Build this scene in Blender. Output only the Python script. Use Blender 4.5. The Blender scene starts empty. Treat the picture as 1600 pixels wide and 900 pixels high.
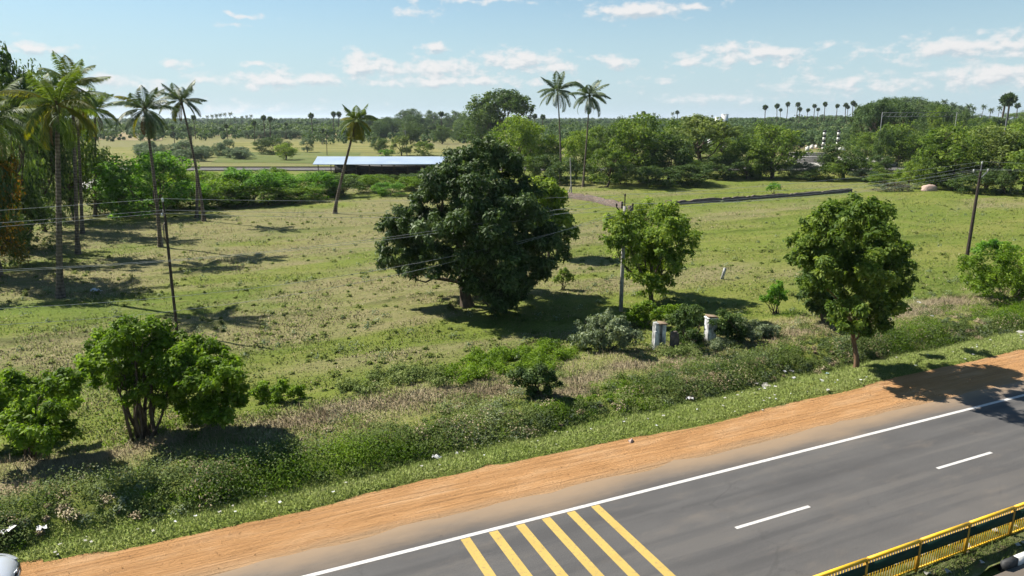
import bpy, math, random
import numpy as np

# ------------------------------------------------------------------ frame
FPX = 1109.0                      # focal length in photo pixels (photo 1600 wide)
PITCH = math.atan((450 - 184) / FPX)
CAMH = 12.0
SC = bpy.context.scene
COL = SC.collection

cam = bpy.data.cameras.new('camera')
cam.sensor_width = 36.0
cam.lens = FPX / 1600 * 36.0
cam.clip_end = 30000
cam.clip_start = 0.1
camo = bpy.data.objects.new('camera', cam)
COL.objects.link(camo)
camo.location = (0, 0, CAMH)
camo.rotation_euler = (math.pi / 2 - PITCH, 0, 0)
SC.camera = camo

SUN_EL = math.radians(48)
SUN_DIR = np.array([-0.91, 0.40])            # horizontal direction towards the sun
SUN_DIR = SUN_DIR / np.linalg.norm(SUN_DIR)
SUN_AZ = math.atan2(SUN_DIR[0], SUN_DIR[1])
sun = bpy.data.lights.new('sun', 'SUN')
sun.energy = 5.0
sun.angle = math.radians(0.5)
sun.color = (1.0, 0.95, 0.86)
suno = bpy.data.objects.new('sun', sun)
COL.objects.link(suno)
import mathutils
_d = mathutils.Vector((-SUN_DIR[0] * math.cos(SUN_EL), -SUN_DIR[1] * math.cos(SUN_EL), -math.sin(SUN_EL)))
suno.rotation_euler = _d.to_track_quat('-Z', 'Y').to_euler()
suno.location = (-60, 30, 60)

SC.view_settings.view_transform = 'Standard'
SC.view_settings.look = 'None'
SC.view_settings.gamma = 1
SC.view_settings.use_curve_mapping = False
SC.view_settings.exposure = 1.0
SC.render.engine = 'CYCLES'
cy = SC.cycles
cy.max_bounces = 5
cy.diffuse_bounces = 3
cy.glossy_bounces = 2
cy.transmission_bounces = 4
cy.transparent_max_bounces = 4
cy.volume_bounces = 0
cy.use_adaptive_sampling = True
cy.adaptive_threshold = 0.02
cy.caustics_reflective = False
cy.caustics_refractive = False

# ------------------------------------------------------------------ node helpers
class N:
    def __init__(s, nt):
        s.nt = nt
    def node(s, typ, **kw):
        n = s.nt.nodes.new(typ)
        for k, v in kw.items():
            setattr(n, k, v)
        return n
    def put(s, sock, v):
        if isinstance(v, bpy.types.NodeSocket):
            s.nt.links.new(v, sock)
        elif v is not None:
            sock.default_value = v
    def math(s, op, a, b=None, c=None, clamp=False):
        n = s.node('ShaderNodeMath', operation=op, use_clamp=clamp)
        s.put(n.inputs[0], a)
        if b is not None: s.put(n.inputs[1], b)
        if c is not None: s.put(n.inputs[2], c)
        return n.outputs[0]
    def vmath(s, op, a, b=None):
        n = s.node('ShaderNodeVectorMath', operation=op)
        s.put(n.inputs[0], a)
        if b is not None: s.put(n.inputs[1], b)
        return n.outputs[0]
    def noise(s, vec, scale, detail=4, rough=0.55, dist=0.0):
        n = s.node('ShaderNodeTexNoise')
        s.put(n.inputs['Vector'], vec)
        n.inputs['Scale'].default_value = scale
        n.inputs['Detail'].default_value = detail
        n.inputs['Roughness'].default_value = rough
        n.inputs['Distortion'].default_value = dist
        return n.outputs[0]
    def ramp(s, fac, stops, interp='LINEAR'):
        n = s.node('ShaderNodeValToRGB')
        n.color_ramp.interpolation = interp
        e = n.color_ramp.elements
        while len(e) < len(stops): e.new(0.5)
        for i, (p, c) in enumerate(stops):
            e[i].position = p
            e[i].color = (*c, 1) if len(c) == 3 else c
        s.put(n.inputs[0], fac)
        return n.outputs[0]
    def maprange(s, v, a, b, c=0.0, d=1.0, smooth=True):
        n = s.node('ShaderNodeMapRange')
        n.interpolation_type = 'SMOOTHSTEP' if smooth else 'LINEAR'
        s.put(n.inputs[0], v)
        for i, x in enumerate((a, b, c, d)): s.put(n.inputs[i + 1], x)
        return n.outputs[0]
    def mix(s, fac, a, b, mode='MIX'):
        n = s.node('ShaderNodeMix', data_type='RGBA', blend_type=mode)
        s.put(n.inputs[0], fac)
        A = a if isinstance(a, bpy.types.NodeSocket) else (*a, 1)
        B = b if isinstance(b, bpy.types.NodeSocket) else (*b, 1)
        s.put(n.inputs[6], A); s.put(n.inputs[7], B)
        return n.outputs[2]
    def attr(s, name):
        return s.node('ShaderNodeAttribute', attribute_name=name).outputs['Fac']
    def pos(s):
        return s.node('ShaderNodeNewGeometry').outputs['Position']
    def scale(s, vec, xyz):
        n = s.node('ShaderNodeVectorMath', operation='MULTIPLY')
        s.put(n.inputs[0], vec); n.inputs[1].default_value = xyz
        return n.outputs[0]

# ------------------------------------------------------------------ world: sky + clouds (by direction)
def pix_dir(u, v):
    x = (u - 800) / FPX; w = -(v - 450) / FPX
    d = np.array([x, math.cos(PITCH) + w * math.sin(PITCH), -math.sin(PITCH) + w * math.cos(PITCH)])
    return d / np.linalg.norm(d)

CLOUDS = [  # azimuth (deg, right of straight ahead), elevation, half width, half height, strength
]
def addcloud(u, v, ru, rv, k=1.0):
    d = pix_dir(u, v)
    CLOUDS.append((math.degrees(math.atan2(d[0], d[1])), math.degrees(math.asin(d[2])), ru / 19.3, rv / 19.3, k))
for c in [(575, 103, 62, 24, 1.0), (690, 108, 90, 22, 1.0), (810, 95, 85, 22, 1.0), (870, 104, 30, 16, .8), (440, 125, 150, 14, .8), (690, 128, 210, 11, .8),
          (678, 76, 24, 10, 1.0), (995, 17, 85, 17, 1.0), (1085, 10, 40, 8, .8), (1175, 84, 105, 19, 1.0), (1080, 100, 45, 10, .7), (965, 96, 40, 12, .8),
          (1490, 75, 85, 22, .9), (1590, 70, 60, 20, .9), (1370, 82, 60, 10, .5), (1560, 118, 95, 22, 1.0), (1300, 132, 90, 20, .5), (1400, 135, 70, 12, .6),
          (285, 102, 26, 9, .9), (402, 102, 30, 7, .8), (375, 25, 38, 6, .8), (45, 76, 70, 10, .7), (180, 132, 110, 14, .6), (660, 18, 50, 8, .5),
          (1000, 125, 40, 8, .4), (330, 170, 180, 10, .35), (1120, 150, 80, 10, .35), (740, 0, 130, 5, .5), (365, 40, 28, 4, .5),
          (-250, 60, 160, 30, .8), (1900, 60, 200, 40, .8), (2300, 110, 200, 40, .8), (-700, 100, 260, 40, .8)]:
    addcloud(*c)

world = bpy.data.worlds.new('World')
SC.world = world
world.use_nodes = True
wt = world.node_tree
wt.nodes.clear()

grp = bpy.data.node_groups.new('cloud_density', 'ShaderNodeTree')
grp.interface.new_socket('Vec', in_out='INPUT', socket_type='NodeSocketVector')
grp.interface.new_socket('Density', in_out='OUTPUT', socket_type='NodeSocketFloat')
g = N(grp)
gi = g.node('NodeGroupInput'); go = g.node('NodeGroupOutput')
wn = g.node('ShaderNodeTexNoise'); wn.inputs['Scale'].default_value = 0.55; wn.inputs['Detail'].default_value = 3
g.put(wn.inputs['Vector'], gi.outputs[0])
warp = g.vmath('SUBTRACT', wn.outputs['Color'], (0.5, 0.5, 0.5))
warp = g.scale(warp, (2.2, 0.9, 0))
vec = g.vmath('ADD', gi.outputs[0], warp)
acc = None
for az, el, ru, rv, k in CLOUDS:
    q = g.vmath('SUBTRACT', vec, (az, el, 0))
    q = g.scale(q, (1 / ru, 1 / rv, 1))
    ln = g.node('ShaderNodeVectorMath', operation='LENGTH'); g.put(ln.inputs[0], q)
    m = g.math('MULTIPLY_ADD', ln.outputs['Value'], -k, k)
    acc = m if acc is None else g.math('MAXIMUM', acc, m)
acc = g.math('MAXIMUM', acc, -0.6)
n1 = g.noise(g.scale(gi.outputs[0], (0.55, 0.95, 1)), 1.3, 8, 0.58)
n1 = g.math('SUBTRACT', n1, 0.5)
dens = g.math('MULTIPLY_ADD', n1, 2.7, acc)
g.put(go.inputs[0], dens)

w = N(wt)
tc = w.node('ShaderNodeTexCoord')
sep = w.node('ShaderNodeSeparateXYZ'); w.put(sep.inputs[0], tc.outputs['Generated'])
azd = w.math('MULTIPLY', w.math('ARCTAN2', sep.outputs[0], sep.outputs[1]), 180 / math.pi)
eld = w.math('MULTIPLY', w.math('ARCSINE', sep.outputs[2]), 180 / math.pi)
cv = w.node('ShaderNodeCombineXYZ'); w.put(cv.inputs[0], azd); w.put(cv.inputs[1], eld)
ga = w.node('ShaderNodeGroup', node_tree=grp); w.put(ga.inputs[0], cv.outputs[0])
gb = w.node('ShaderNodeGroup', node_tree=grp)
w.put(gb.inputs[0], w.vmath('ADD', cv.outputs[0], (-0.18, 0.34, 0)))
dA = ga.outputs[0]
alpha = w.maprange(dA, -0.05, 0.80)
lit = w.maprange(w.math('SUBTRACT', dA, gb.outputs[0]), -0.62, 0.30)
ccol = w.mix(lit, (0.60, 0.69, 0.76), (0.98, 0.96, 0.95))
sky = w.node('ShaderNodeTexSky', sky_type='NISHITA')
sky.sun_disc = False
sky.sun_elevation = SUN_EL
sky.sun_rotation = SUN_AZ
sky.altitude = 0
sky.air_density = 1.0
sky.dust_density = 0.25
sky.ozone_density = 1.0
bgs = w.node('ShaderNodeBackground'); hz_ = w.maprange(eld, -1.0, 14.0, .90, 0.0)
w.put(bgs.inputs[0], w.mix(hz_, w.mix(1.0, sky.outputs[0], (.80, .96, 1.0), 'MULTIPLY'), (4.5, 5.85, 6.6))); bgs.inputs[1].default_value = 0.060
bgc = w.node('ShaderNodeBackground'); w.put(bgc.inputs[0], ccol); bgc.inputs[1].default_value = 0.46
mx = w.node('ShaderNodeMixShader')
w.put(mx.inputs[0], w.math('MULTIPLY', alpha, 0.92)); w.put(mx.inputs[1], bgs.outputs[0]); w.put(mx.inputs[2], bgc.outputs[0])
wo = w.node('ShaderNodeOutputWorld'); w.put(wo.inputs[0], mx.outputs[0])

# ------------------------------------------------------------------ geometry of the place
RD = np.array([.911, .413]); RD /= np.linalg.norm(RD)        # direction of the road
RN = np.array([-RD[1], RD[0]])                               # across the road, towards the field

def vnoise(x, y, seed=0):
    x = np.asarray(x, float); y = np.asarray(y, float)
    xi = np.floor(x).astype(np.int64); yi = np.floor(y).astype(np.int64)
    fx = x - xi; fy = y - yi
    fx = fx * fx * (3 - 2 * fx); fy = fy * fy * (3 - 2 * fy)
    def h(a, b):
        n = (a * 374761393 + b * 668265263 + seed * 1442695041) & 0x7fffffff
        n = ((n ^ (n >> 13)) * 1274126177) & 0x7fffffff
        n = n ^ (n >> 16)
        return (n & 0xffff) / 65535.0
    return (h(xi, yi) * (1 - fx) + h(xi + 1, yi) * fx) * (1 - fy) + (h(xi, yi + 1) * (1 - fx) + h(xi + 1, yi + 1) * fx) * fy

def fbm(x, y, seed=0, o=4):
    s = 0; a = 0.5; tot = 0
    for i in range(o):
        s = s + a * vnoise(x * 2 ** i, y * 2 ** i, seed + i * 17); tot += a; a *= .5
    return s / tot

def sstep(a, b, x):
    t = np.clip((np.asarray(x, float) - a) / (b - a), 0, 1)
    return t * t * (3 - 2 * t)

TO = np.array([(-60, 21.4), (-5, 21.35), (-2.7, 20.95), (2.4, 20.88), (6.4, 21.2), (9, 21.22), (11.7, 21.2), (15, 21.05), (17.4, 20.9), (21.3, 21.05), (25, 21.1), (28.6, 21.37), (33.5, 21.45), (40, 21.5), (120, 21.5)])
TB = np.array([(-60, 22.6), (-4, 22.6), (4, 22.95), (8, 23.2), (19.5, 23.5), (32, 24.15), (42, 24.2), (120, 24.2)])
def t_bank(s):
    return np.interp(s, TB[:, 0], TB[:, 1]) + (fbm(np.asarray(s) * .7, np.asarray(s) * 0, 6) - .5) * .5
def t_out(s):
    return np.interp(s, TO[:, 0], TO[:, 1]) + (fbm(np.asarray(s) * .9, np.asarray(s) * 0, 5) - .5) * .28

def st(x, y):
    return x * RD[0] + y * RD[1], x * RN[0] + y * RN[1]
def xy(s, t):
    return s * RD[0] + t * RN[0], s * RD[1] + t * RN[1]

def hgt(x, y):
    x = np.asarray(x, float); y = np.asarray(y, float)
    s, t = st(x, y)
    q = t - t_out(s)
    z = -0.09 + 0.14 * sstep(0.0, .28, q)
    q2 = t - t_bank(s)
    z = z - 0.30 * sstep(-1.3, -.1, q2)
    m = sstep(-.1, 1.3, q2) * (1 - sstep(4.5, 9.5, q2))
    z = z + m * (0.42 + 0.55 * (fbm(s * .22, t * .3, 3) - .35))
    z = z + 0.16 * sstep(4, 11, q2)
    fld = sstep(0, 4, q2)
    z = z + fld * ((fbm(x * .05, y * .05, 9, 2) - .5) * .5 * (1 - sstep(130, 165, y)) + (fbm(s * .35, t * .8, 21, 3) - .5) * .16 * (1 - sstep(90, 160, y)))
    z = z + .16 * bund(x, y) * fld
    far = sstep(250, 520, y)
    z = z + far * 9.0 * np.exp(-(((x - 300) / 170) ** 2 + ((y - 620) / 200) ** 2))
    z = z + sstep(600, 2500, y) * 2.5 * fbm(x * .002, y * .002, 31, 2)
    return z

BUNDS = [(46.0, -30, 20, .0), (53.5, -40, 10, .05), (61.0, -35, 4, -.02), (69, -50, 2, .03), (50.0, 24, 75, -.02), (57.5, 14, 80, .04), (64.0, 20, 90, .02), (72.0, 18, 95, -.03), (81, -60, 70, .02), (92, 10, 90, 0), (40.5, -30, -4, .02)]
def bund(x, y):
    """low grassy ridges left by old ploughing"""
    s, t = st(np.asarray(x, float), np.asarray(y, float)); r = np.zeros(np.shape(s))
    for c, s0, s1, k in BUNDS:
        d = t - c - k * s - 3.2 * (fbm(s * .045, s * 0 + c, 13, 3) - .5)
        r = np.maximum(r, np.exp(-(d / .34) ** 2) * sstep(s0, s0 + 6, s) * (1 - sstep(s1 - 6, s1, s)) * (.3 + 1.1 * vnoise(s * .35, s * 0 + c, 3)))
    return np.clip(r, 0, 1)

def G(u, v):
    """ground point that the photo shows at pixel u, v"""
    x = (u - 800) / FPX; w_ = -(v - 450) / FPX
    d = np.array([x, math.cos(PITCH) + w_ * math.sin(PITCH), -math.sin(PITCH) + w_ * math.cos(PITCH)])
    z = 0.0
    for _ in range(6):
        t = (z - CAMH) / d[2]
        z = float(hgt(d[0] * t, d[1] * t))
    return np.array([d[0] * t, d[1] * t, z])

def A(u, v, Y):
    """point on the vertical plane y = Y seen at pixel u, v"""
    x = (u - 800) / FPX; w_ = -(v - 450) / FPX
    d = np.array([x, math.cos(PITCH) + w_ * math.sin(PITCH), -math.sin(PITCH) + w_ * math.cos(PITCH)])
    t = Y / d[1]
    return np.array([d[0] * t, Y, CAMH + d[2] * t])

def mpp(Y, z=3.0):
    """metres per photo pixel at distance Y"""
    return (Y * math.cos(PITCH) + (CAMH - z) * math.sin(PITCH)) / FPX

# ------------------------------------------------------------------ mesh builder
class Geo:
    def __init__(s):
        s.V = []; s.Q = []; s.F = []; s.M = []; s.n = 0; s.P = []; s.PF = []; s.PM = []
    def add(s, V, Q, f=0.5, m=0):
        V = np.asarray(V, float).reshape(-1, 3); Q = np.asarray(Q, np.int64).reshape(-1, 4)
        s.V.append(V); s.Q.append(Q + s.n); s.n += len(V)
        s.F.append(np.broadcast_to(np.asarray(f, float), (len(Q),)).copy())
        s.M.append(np.full(len(Q), m, np.int32))
    def poly(s, V, f=0.5, m=0):
        V = np.asarray(V, float); s.V.append(V); s.P.append(np.arange(len(V)) + s.n); s.n += len(V); s.PF.append(f); s.PM.append(m)
    def box(s, c, h, rot=None, f=0.5, m=0, top=(1, 1)):
        """c centre, h half sizes, rot 3x3, top = scale of the top face"""
        hx, hy, hz = h
        v = np.array([[-hx, -hy, -hz], [hx, -hy, -hz], [hx, hy, -hz], [-hx, hy, -hz],
                      [-hx * top[0], -hy * top[1], hz], [hx * top[0], -hy * top[1], hz], [hx * top[0], hy * top[1], hz], [-hx * top[0], hy * top[1], hz]])
        if rot is not None: v = v @ np.asarray(rot).T
        s.add(v + np.asarray(c, float), [[0, 3, 2, 1], [4, 5, 6, 7], [0, 1, 5, 4], [1, 2, 6, 5], [2, 3, 7, 6], [3, 0, 4, 7]], f, m)
    def tube(s, pts, rad, k=7, f=0.5, m=0, cap=True):
        pts = np.asarray(pts, float); rad = np.broadcast_to(np.asarray(rad, float), (len(pts),))
        t = np.gradient(pts, axis=0); t /= np.linalg.norm(t, axis=1)[:, None] + 1e-12
        ref = np.array([0, 0, 1.0]) if abs(t[0][2]) < .9 else np.array([1.0, 0, 0])
        b = np.cross(t, ref); b /= np.linalg.norm(b, axis=1)[:, None] + 1e-12
        c = np.cross(b, t)
        a = np.arange(k) * 2 * math.pi / k
        V = pts[:, None, :] + rad[:, None, None] * (np.cos(a)[None, :, None] * b[:, None, :] + np.sin(a)[None, :, None] * c[:, None, :])
        n = len(pts)
        i, j = np.meshgrid(np.arange(n - 1), np.arange(k), indexing='ij')
        Q = np.stack([i * k + j, i * k + (j + 1) % k, (i + 1) * k + (j + 1) % k, (i + 1) * k + j], -1).reshape(-1, 4)
        s.add(V.reshape(-1, 3), Q, f, m)
        if cap:
            s.poly(V[0][::-1], f, m); s.poly(V[-1], f, m)
    def lathe(s, c, prof, k=20, axis='z', f=0.5, m=0):
        a = np.arange(k) * 2 * math.pi / k
        P = np.array([[(r * math.cos(x), r * math.sin(x), z) for x in a] for r, z in prof])
        if axis == 'y': P = P[:, :, [0, 2, 1]]
        n = len(prof)
        i, j = np.meshgrid(np.arange(n - 1), np.arange(k), indexing='ij')
        Q = np.stack([i * k + j, i * k + (j + 1) % k, (i + 1) * k + (j + 1) % k, (i + 1) * k + j], -1).reshape(-1, 4)
        s.add(P.reshape(-1, 3) + np.asarray(c), Q, f, m)
    def mesh(s, name, mats, smooth=False):
        V = np.concatenate(s.V); me = bpy.data.meshes.new(name)
        Q = np.concatenate(s.Q) if s.Q else np.zeros((0, 4), np.int64)
        loops = Q.ravel(); starts = np.arange(len(Q)) * 4
        F = np.concatenate(s.F) if s.F else np.zeros(0); M = np.concatenate(s.M) if s.M else np.zeros(0, np.int32)
        if s.P:
            st_ = len(loops) + np.concatenate([[0], np.cumsum([len(p) for p in s.P])[:-1]])
            loops = np.concatenate([loops] + s.P); starts = np.concatenate([starts, st_])
            F = np.concatenate([F, s.PF]); M = np.concatenate([M, s.PM])
        me.vertices.add(len(V)); me.vertices.foreach_set('co', V.astype(np.float32).ravel())
        me.loops.add(len(loops)); me.loops.foreach_set('vertex_index', loops.astype(np.int32))
        me.polygons.add(len(starts)); me.polygons.foreach_set('loop_start', starts.astype(np.int32))
        me.polygons.foreach_set('material_index', M.astype(np.int32))
        if smooth: me.polygons.foreach_set('use_smooth', np.ones(len(starts), bool))
        for m in mats: me.materials.append(m)
        at = me.attributes.new('v', 'FLOAT', 'FACE'); at.data.foreach_set('value', F.astype(np.float32))
        me.update(calc_edges=True)
        return me
    def obj(s, name, mats, parent=None, smooth=False):
        if not isinstance(mats, (list, tuple)): mats = [mats]
        o = bpy.data.objects.new(name, s.mesh(name, mats, smooth)); COL.objects.link(o)
        if parent is not None: o.parent = parent
        return o

def tag(o, label=None, cat=None, group=None, kind=None):
    if label: o['label'] = label
    if cat: o['category'] = cat
    if group: o['group'] = group
    if kind: o['kind'] = kind
    return o
def empty(name, loc, rz=0.0, label=None, cat=None, group=None):
    o = bpy.data.objects.new(name, None); COL.objects.link(o)
    o.location = [float(c) for c in loc]; o.rotation_euler = (0, 0, rz); o.empty_display_size = .3
    return tag(o, label, cat, group)
def copy_tree(o, parent=None):
    c = o.copy(); COL.objects.link(c)
    if parent is not None: c.parent = parent
    for ch in list(o.children): copy_tree(ch, c)
    return c
def rotz(a):
    return np.array([[math.cos(a), -math.sin(a), 0], [math.sin(a), math.cos(a), 0], [0, 0, 1]])
ROADROT = rotz(math.atan2(RD[1], RD[0]))

# ------------------------------------------------------------------ materials
def mat(name):
    m = bpy.data.materials.new(name); m.use_nodes = True
    m.node_tree.nodes.clear()
    return m, N(m.node_tree)
def principled(h, color, rough=0.8, spec=0.3, metal=0.0, bump=None, bstr=0.3, bdist=0.02):
    p = h.node('ShaderNodeBsdfPrincipled')
    h.put(p.inputs['Base Color'], color if isinstance(color, bpy.types.NodeSocket) else (*color, 1))
    h.put(p.inputs['Roughness'], rough); h.put(p.inputs['Metallic'], metal)
    h.put(p.inputs['Specular IOR Level'], spec)
    if bump is not None:
        b = h.node('ShaderNodeBump'); b.inputs['Strength'].default_value = bstr; b.inputs['Distance'].default_value = bdist
        h.put(b.inputs['Height'], bump); h.put(p.inputs['Normal'], b.outputs[0])
    return p
def out(h, sh):
    o = h.node('ShaderNodeOutputMaterial'); h.put(o.inputs[0], sh.outputs[0] if hasattr(sh, 'outputs') else sh)

LEAFGAIN = {'mango_leaf': 1.95, 'grass_blade': 1.25, 'dry_grass_blade': 1.0, 'weed_leaf': 1.85, 'field_weed_leaf': 1.15, 'dead_frond': 1.0, 'lush_creeper_leaf': 1.4, 'lime_leaf': 1.3, 'orange_blossom': .9, 'palm_frond_yellow': 1.2, 'yellow_green_leaf': 1.85}
def leaf_mat(name, dark, mid, light, trans=0.35, rough=0.5, spec=0.35, tcol=None, up=0.0):
    m, h = mat(name)
    gk = LEAFGAIN.get(name, 1.95)
    dark, mid, light = [tuple(x * gk for x in c_) for c_ in (dark, mid, light)]
    a = h.attr('v')
    nz = h.noise(h.pos(), 0.8, 3)
    f = h.math('MULTIPLY_ADD', h.math('SUBTRACT', nz, .5), .5, a, clamp=True)
    c = h.ramp(f, [(0.1, dark), (0.5, mid), (0.92, light)])
    p = principled(h, c, min(.8, rough + .12), spec * .6)
    tr = h.node('ShaderNodeBsdfTranslucent')
    if up:      # fine blades lie in every direction: shade them with the lie of the turf
        gn = h.node('ShaderNodeNewGeometry').outputs['Normal']
        nn = h.vmath('NORMALIZE', h.vmath('ADD', h.scale(gn, (1 - up,) * 3), (0, 0, up)))
        h.put(p.inputs['Normal'], nn)
    h.put(tr.inputs[0], h.mix(1.0, c, tcol or (1.5, 1.55, 0.75), 'MULTIPLY'))
    mx_ = h.node('ShaderNodeMixShader'); mx_.inputs[0].default_value = trans
    h.put(mx_.inputs[1], p.outputs[0]); h.put(mx_.inputs[2], tr.outputs[0])
    out(h, mx_)
    return m

M = {}
M['mango'] = leaf_mat('mango_leaf', (.014, .026, .007), (.029, .049, .013), (.060, .086, .030), .20, .42, .4)
M['neem'] = leaf_mat('yellow_green_leaf', (.040, .070, .010), (.080, .120, .016), (.150, .185, .030), .38, .5, .3)
M['rain'] = leaf_mat('mid_green_leaf', (.024, .044, .008), (.052, .084, .012), (.105, .135, .026), .38, .48, .3)
M['lime'] = leaf_mat('lime_leaf', (.040, .100, .010), (.075, .170, .016), (.140, .240, .035), .42, .5, .3)
M['lush'] = leaf_mat('lush_creeper_leaf', (.040, .076, .006), (.085, .142, .010), (.150, .215, .026), .42, .45, .3)
M['dusty'] = leaf_mat('dusty_leaf', (.040, .055, .030), (.080, .100, .055), (.150, .170, .105), .25, .6, .25)
M['dark'] = leaf_mat('dark_leaf', (.016, .031, .009), (.033, .056, .014), (.066, .092, .026), .30, .5, .3)
M['olive'] = leaf_mat('olive_leaf', (.040, .058, .014), (.072, .096, .024), (.125, .145, .045), .3, .5, .3)
M['far'] = leaf_mat('far_leaf', (.022, .040, .016), (.036, .060, .022), (.066, .092, .034), .22, .6, .2)
M['greyleaf'] = leaf_mat('grey_green_leaf', (.040, .062, .036), (.065, .092, .052), (.105, .135, .080), .25, .5, .4)
M['flame'] = leaf_mat('orange_blossom', (.045, .070, .012), (.11, .105, .014), (.34, .17, .02), .3, .6, .2)
M['palm'] = leaf_mat('palm_frond', (.020, .038, .008), (.044, .072, .012), (.09, .115, .022), .36, .45, .35, (1.6, 1.5, .6))
M['palmyellow'] = leaf_mat('palm_frond_yellow', (.05, .075, .010), (.12, .135, .014), (.22, .19, .02), .5, .45, .3, (1.6, 1.45, .4))  # yellow green of backlit fronds, put into the leaf colour itself
M['palmdark'] = leaf_mat('palm_frond_dark', (.020, .034, .014), (.036, .056, .020), (.065, .085, .035), .2, .4, .5)
M['brownfrond'] = leaf_mat('dead_frond', (.06, .035, .02), (.11, .07, .035), (.17, .12, .06), .2, .8, .1)
M['weed'] = leaf_mat('weed_leaf', (.034, .050, .014), (.066, .088, .024), (.120, .138, .050), .18, .65, .15, up=.3)
M['fieldweed'] = leaf_mat('field_weed_leaf', (.068, .096, .020), (.104, .132, .031), (.155, .175, .058), .2, .7, .1, up=.75)
M['verge'] = leaf_mat('verge_grass_blade', (.085, .115, .030), (.135, .165, .048), (.215, .225, .100), .1, .7, .1, up=.85)
M['grass'] = leaf_mat('grass_blade', (.060, .095, .016), (.105, .150, .026), (.185, .200, .080), .12, .6, .2, up=.9)
M['dry'] = leaf_mat('dry_grass_blade', (.20, .155, .095), (.33, .270, .170), (.48, .42, .28), .1, .8, .1, (1.1, 1.0, .8), up=.75)

def bark_mat(name, a, b, sc=6):
    m, h = mat(name)
    p_ = h.pos()
    n = h.noise(h.scale(p_, (1, 1, .35)), sc, 5, .65)
    c = h.ramp(n, [(.3, a), (.7, b)])
    out(h, principled(h, c, .9, .15, bump=n, bstr=.6, bdist=.04))
    return m
M['bark'] = bark_mat('bark_brown', (.045, .032, .022), (.13, .10, .07))
M['barkred'] = bark_mat('bark_reddish', (.09, .048, .028), (.22, .135, .085))
m, h = mat('palm_trunk_bark')
p_ = h.pos()
z_ = h.node('ShaderNodeSeparateXYZ'); h.put(z_.inputs[0], p_)
ring = h.math('SINE', h.math('MULTIPLY_ADD', h.noise(p_, 2.0, 2), 3.0, h.math('MULTIPLY', z_.outputs[2], 26.0)))
n = h.noise(h.scale(p_, (1, 1, .3)), 5, 5)
c = h.ramp(h.math('MULTIPLY_ADD', ring, .10, n), [(.25, (.055, .042, .034)), (.75, (.20, .165, .13))])
out(h, principled(h, c, .9, .1, bump=ring, bstr=.4, bdist=.03)); M['palmbark'] = m

def plain(name, a, b, sc=8, rough=.7, spec=.3, metal=0., bstr=.2, bd=.01):
    m, h = mat(name)
    n = h.noise(h.pos(), sc, 6, .6)
    c = h.ramp(n, [(.3, a), (.7, b)])
    out(h, principled(h, c, rough, spec, metal, bump=n, bstr=bstr, bdist=bd))
    return m
M['steel_dark'] = plain('rusted_dark_steel', (.018, .013, .011), (.050, .032, .024), 10, .6, .4)
M['steel_grey'] = plain('galvanised_steel', (.11, .115, .12), (.18, .19, .195), 10, .7, .3, .1)
M['wire'] = plain('aluminium_wire', (.34, .35, .35), (.42, .43, .43), 3, .8, .2, 0)
M['porcelain'] = plain('porcelain', (.55, .53, .50), (.72, .70, .66), 8, .3, .5)
M['concrete'] = plain('weathered_concrete', (.20, .19, .17), (.40, .38, .35), 4, .9, .2)
M['yellow_paint'] = plain('yellow_enamel', (.56, .30, .010), (.78, .48, .025), 4, .5, .4)
M['post_paint'] = plain('rusty_ochre_paint', (.22, .10, .015), (.52, .29, .02), 5, .6, .3)
M['green_panel'] = plain('dark_green_panel', (.007, .030, .022), (.012, .044, .032), 5, .8, .15)
M['timber'] = plain('dark_timber', (.05, .035, .025), (.12, .09, .06), 6, .9, .2)
M['rock'] = plain('pale_rock', (.30, .20, .16), (.52, .40, .34), 3, .95, .2, bstr=.6, bd=.1)
M['white_wall'] = plain('white_limewash', (.62, .62, .60), (.80, .80, .78), 3, .8, .2)
M['black_paint'] = plain('black_paint', (.02, .02, .02), (.045, .045, .045), 7, .6, .3)
M['white_paint'] = plain('white_block_paint', (.50, .49, .46), (.74, .73, .70), 7, .7, .3)

# pillar: limewash with dark weather stains
m, h = mat('stained_limewash')
p_ = h.pos()
n = h.noise(h.scale(p_, (1, 1, .45)), 3.2, 6, .68)
c = h.ramp(n, [(.34, (.07, .07, .066)), (.46, (.30, .30, .29)), (.58, (.66, .66, .64))])
out(h, principled(h, c, .9, .2, bump=n, bstr=.3)); M['limewash'] = m
M['terracotta'] = plain('terracotta_slab', (.17, .12, .08), (.30, .22, .15), 6, .9, .2)

# brick / rubble wall
m, h = mat('rubble_brick')
p_ = h.pos()
vor = h.node('ShaderNodeTexVoronoi'); h.put(vor.inputs['Vector'], h.scale(p_, (1, 1, 1.8))); vor.inputs['Scale'].default_value = 3.5
c = h.mix(vor.outputs['Color'], (.10, .075, .06), (.20, .155, .13))
n = h.noise(p_, 5, 5)
c = h.mix(h.maprange(n, .45, .65), c, (.10, .085, .075))
out(h, principled(h, c, .95, .1, bump=vor.outputs['Distance'], bstr=.5, bdist=.05)); M['rubble'] = m

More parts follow.
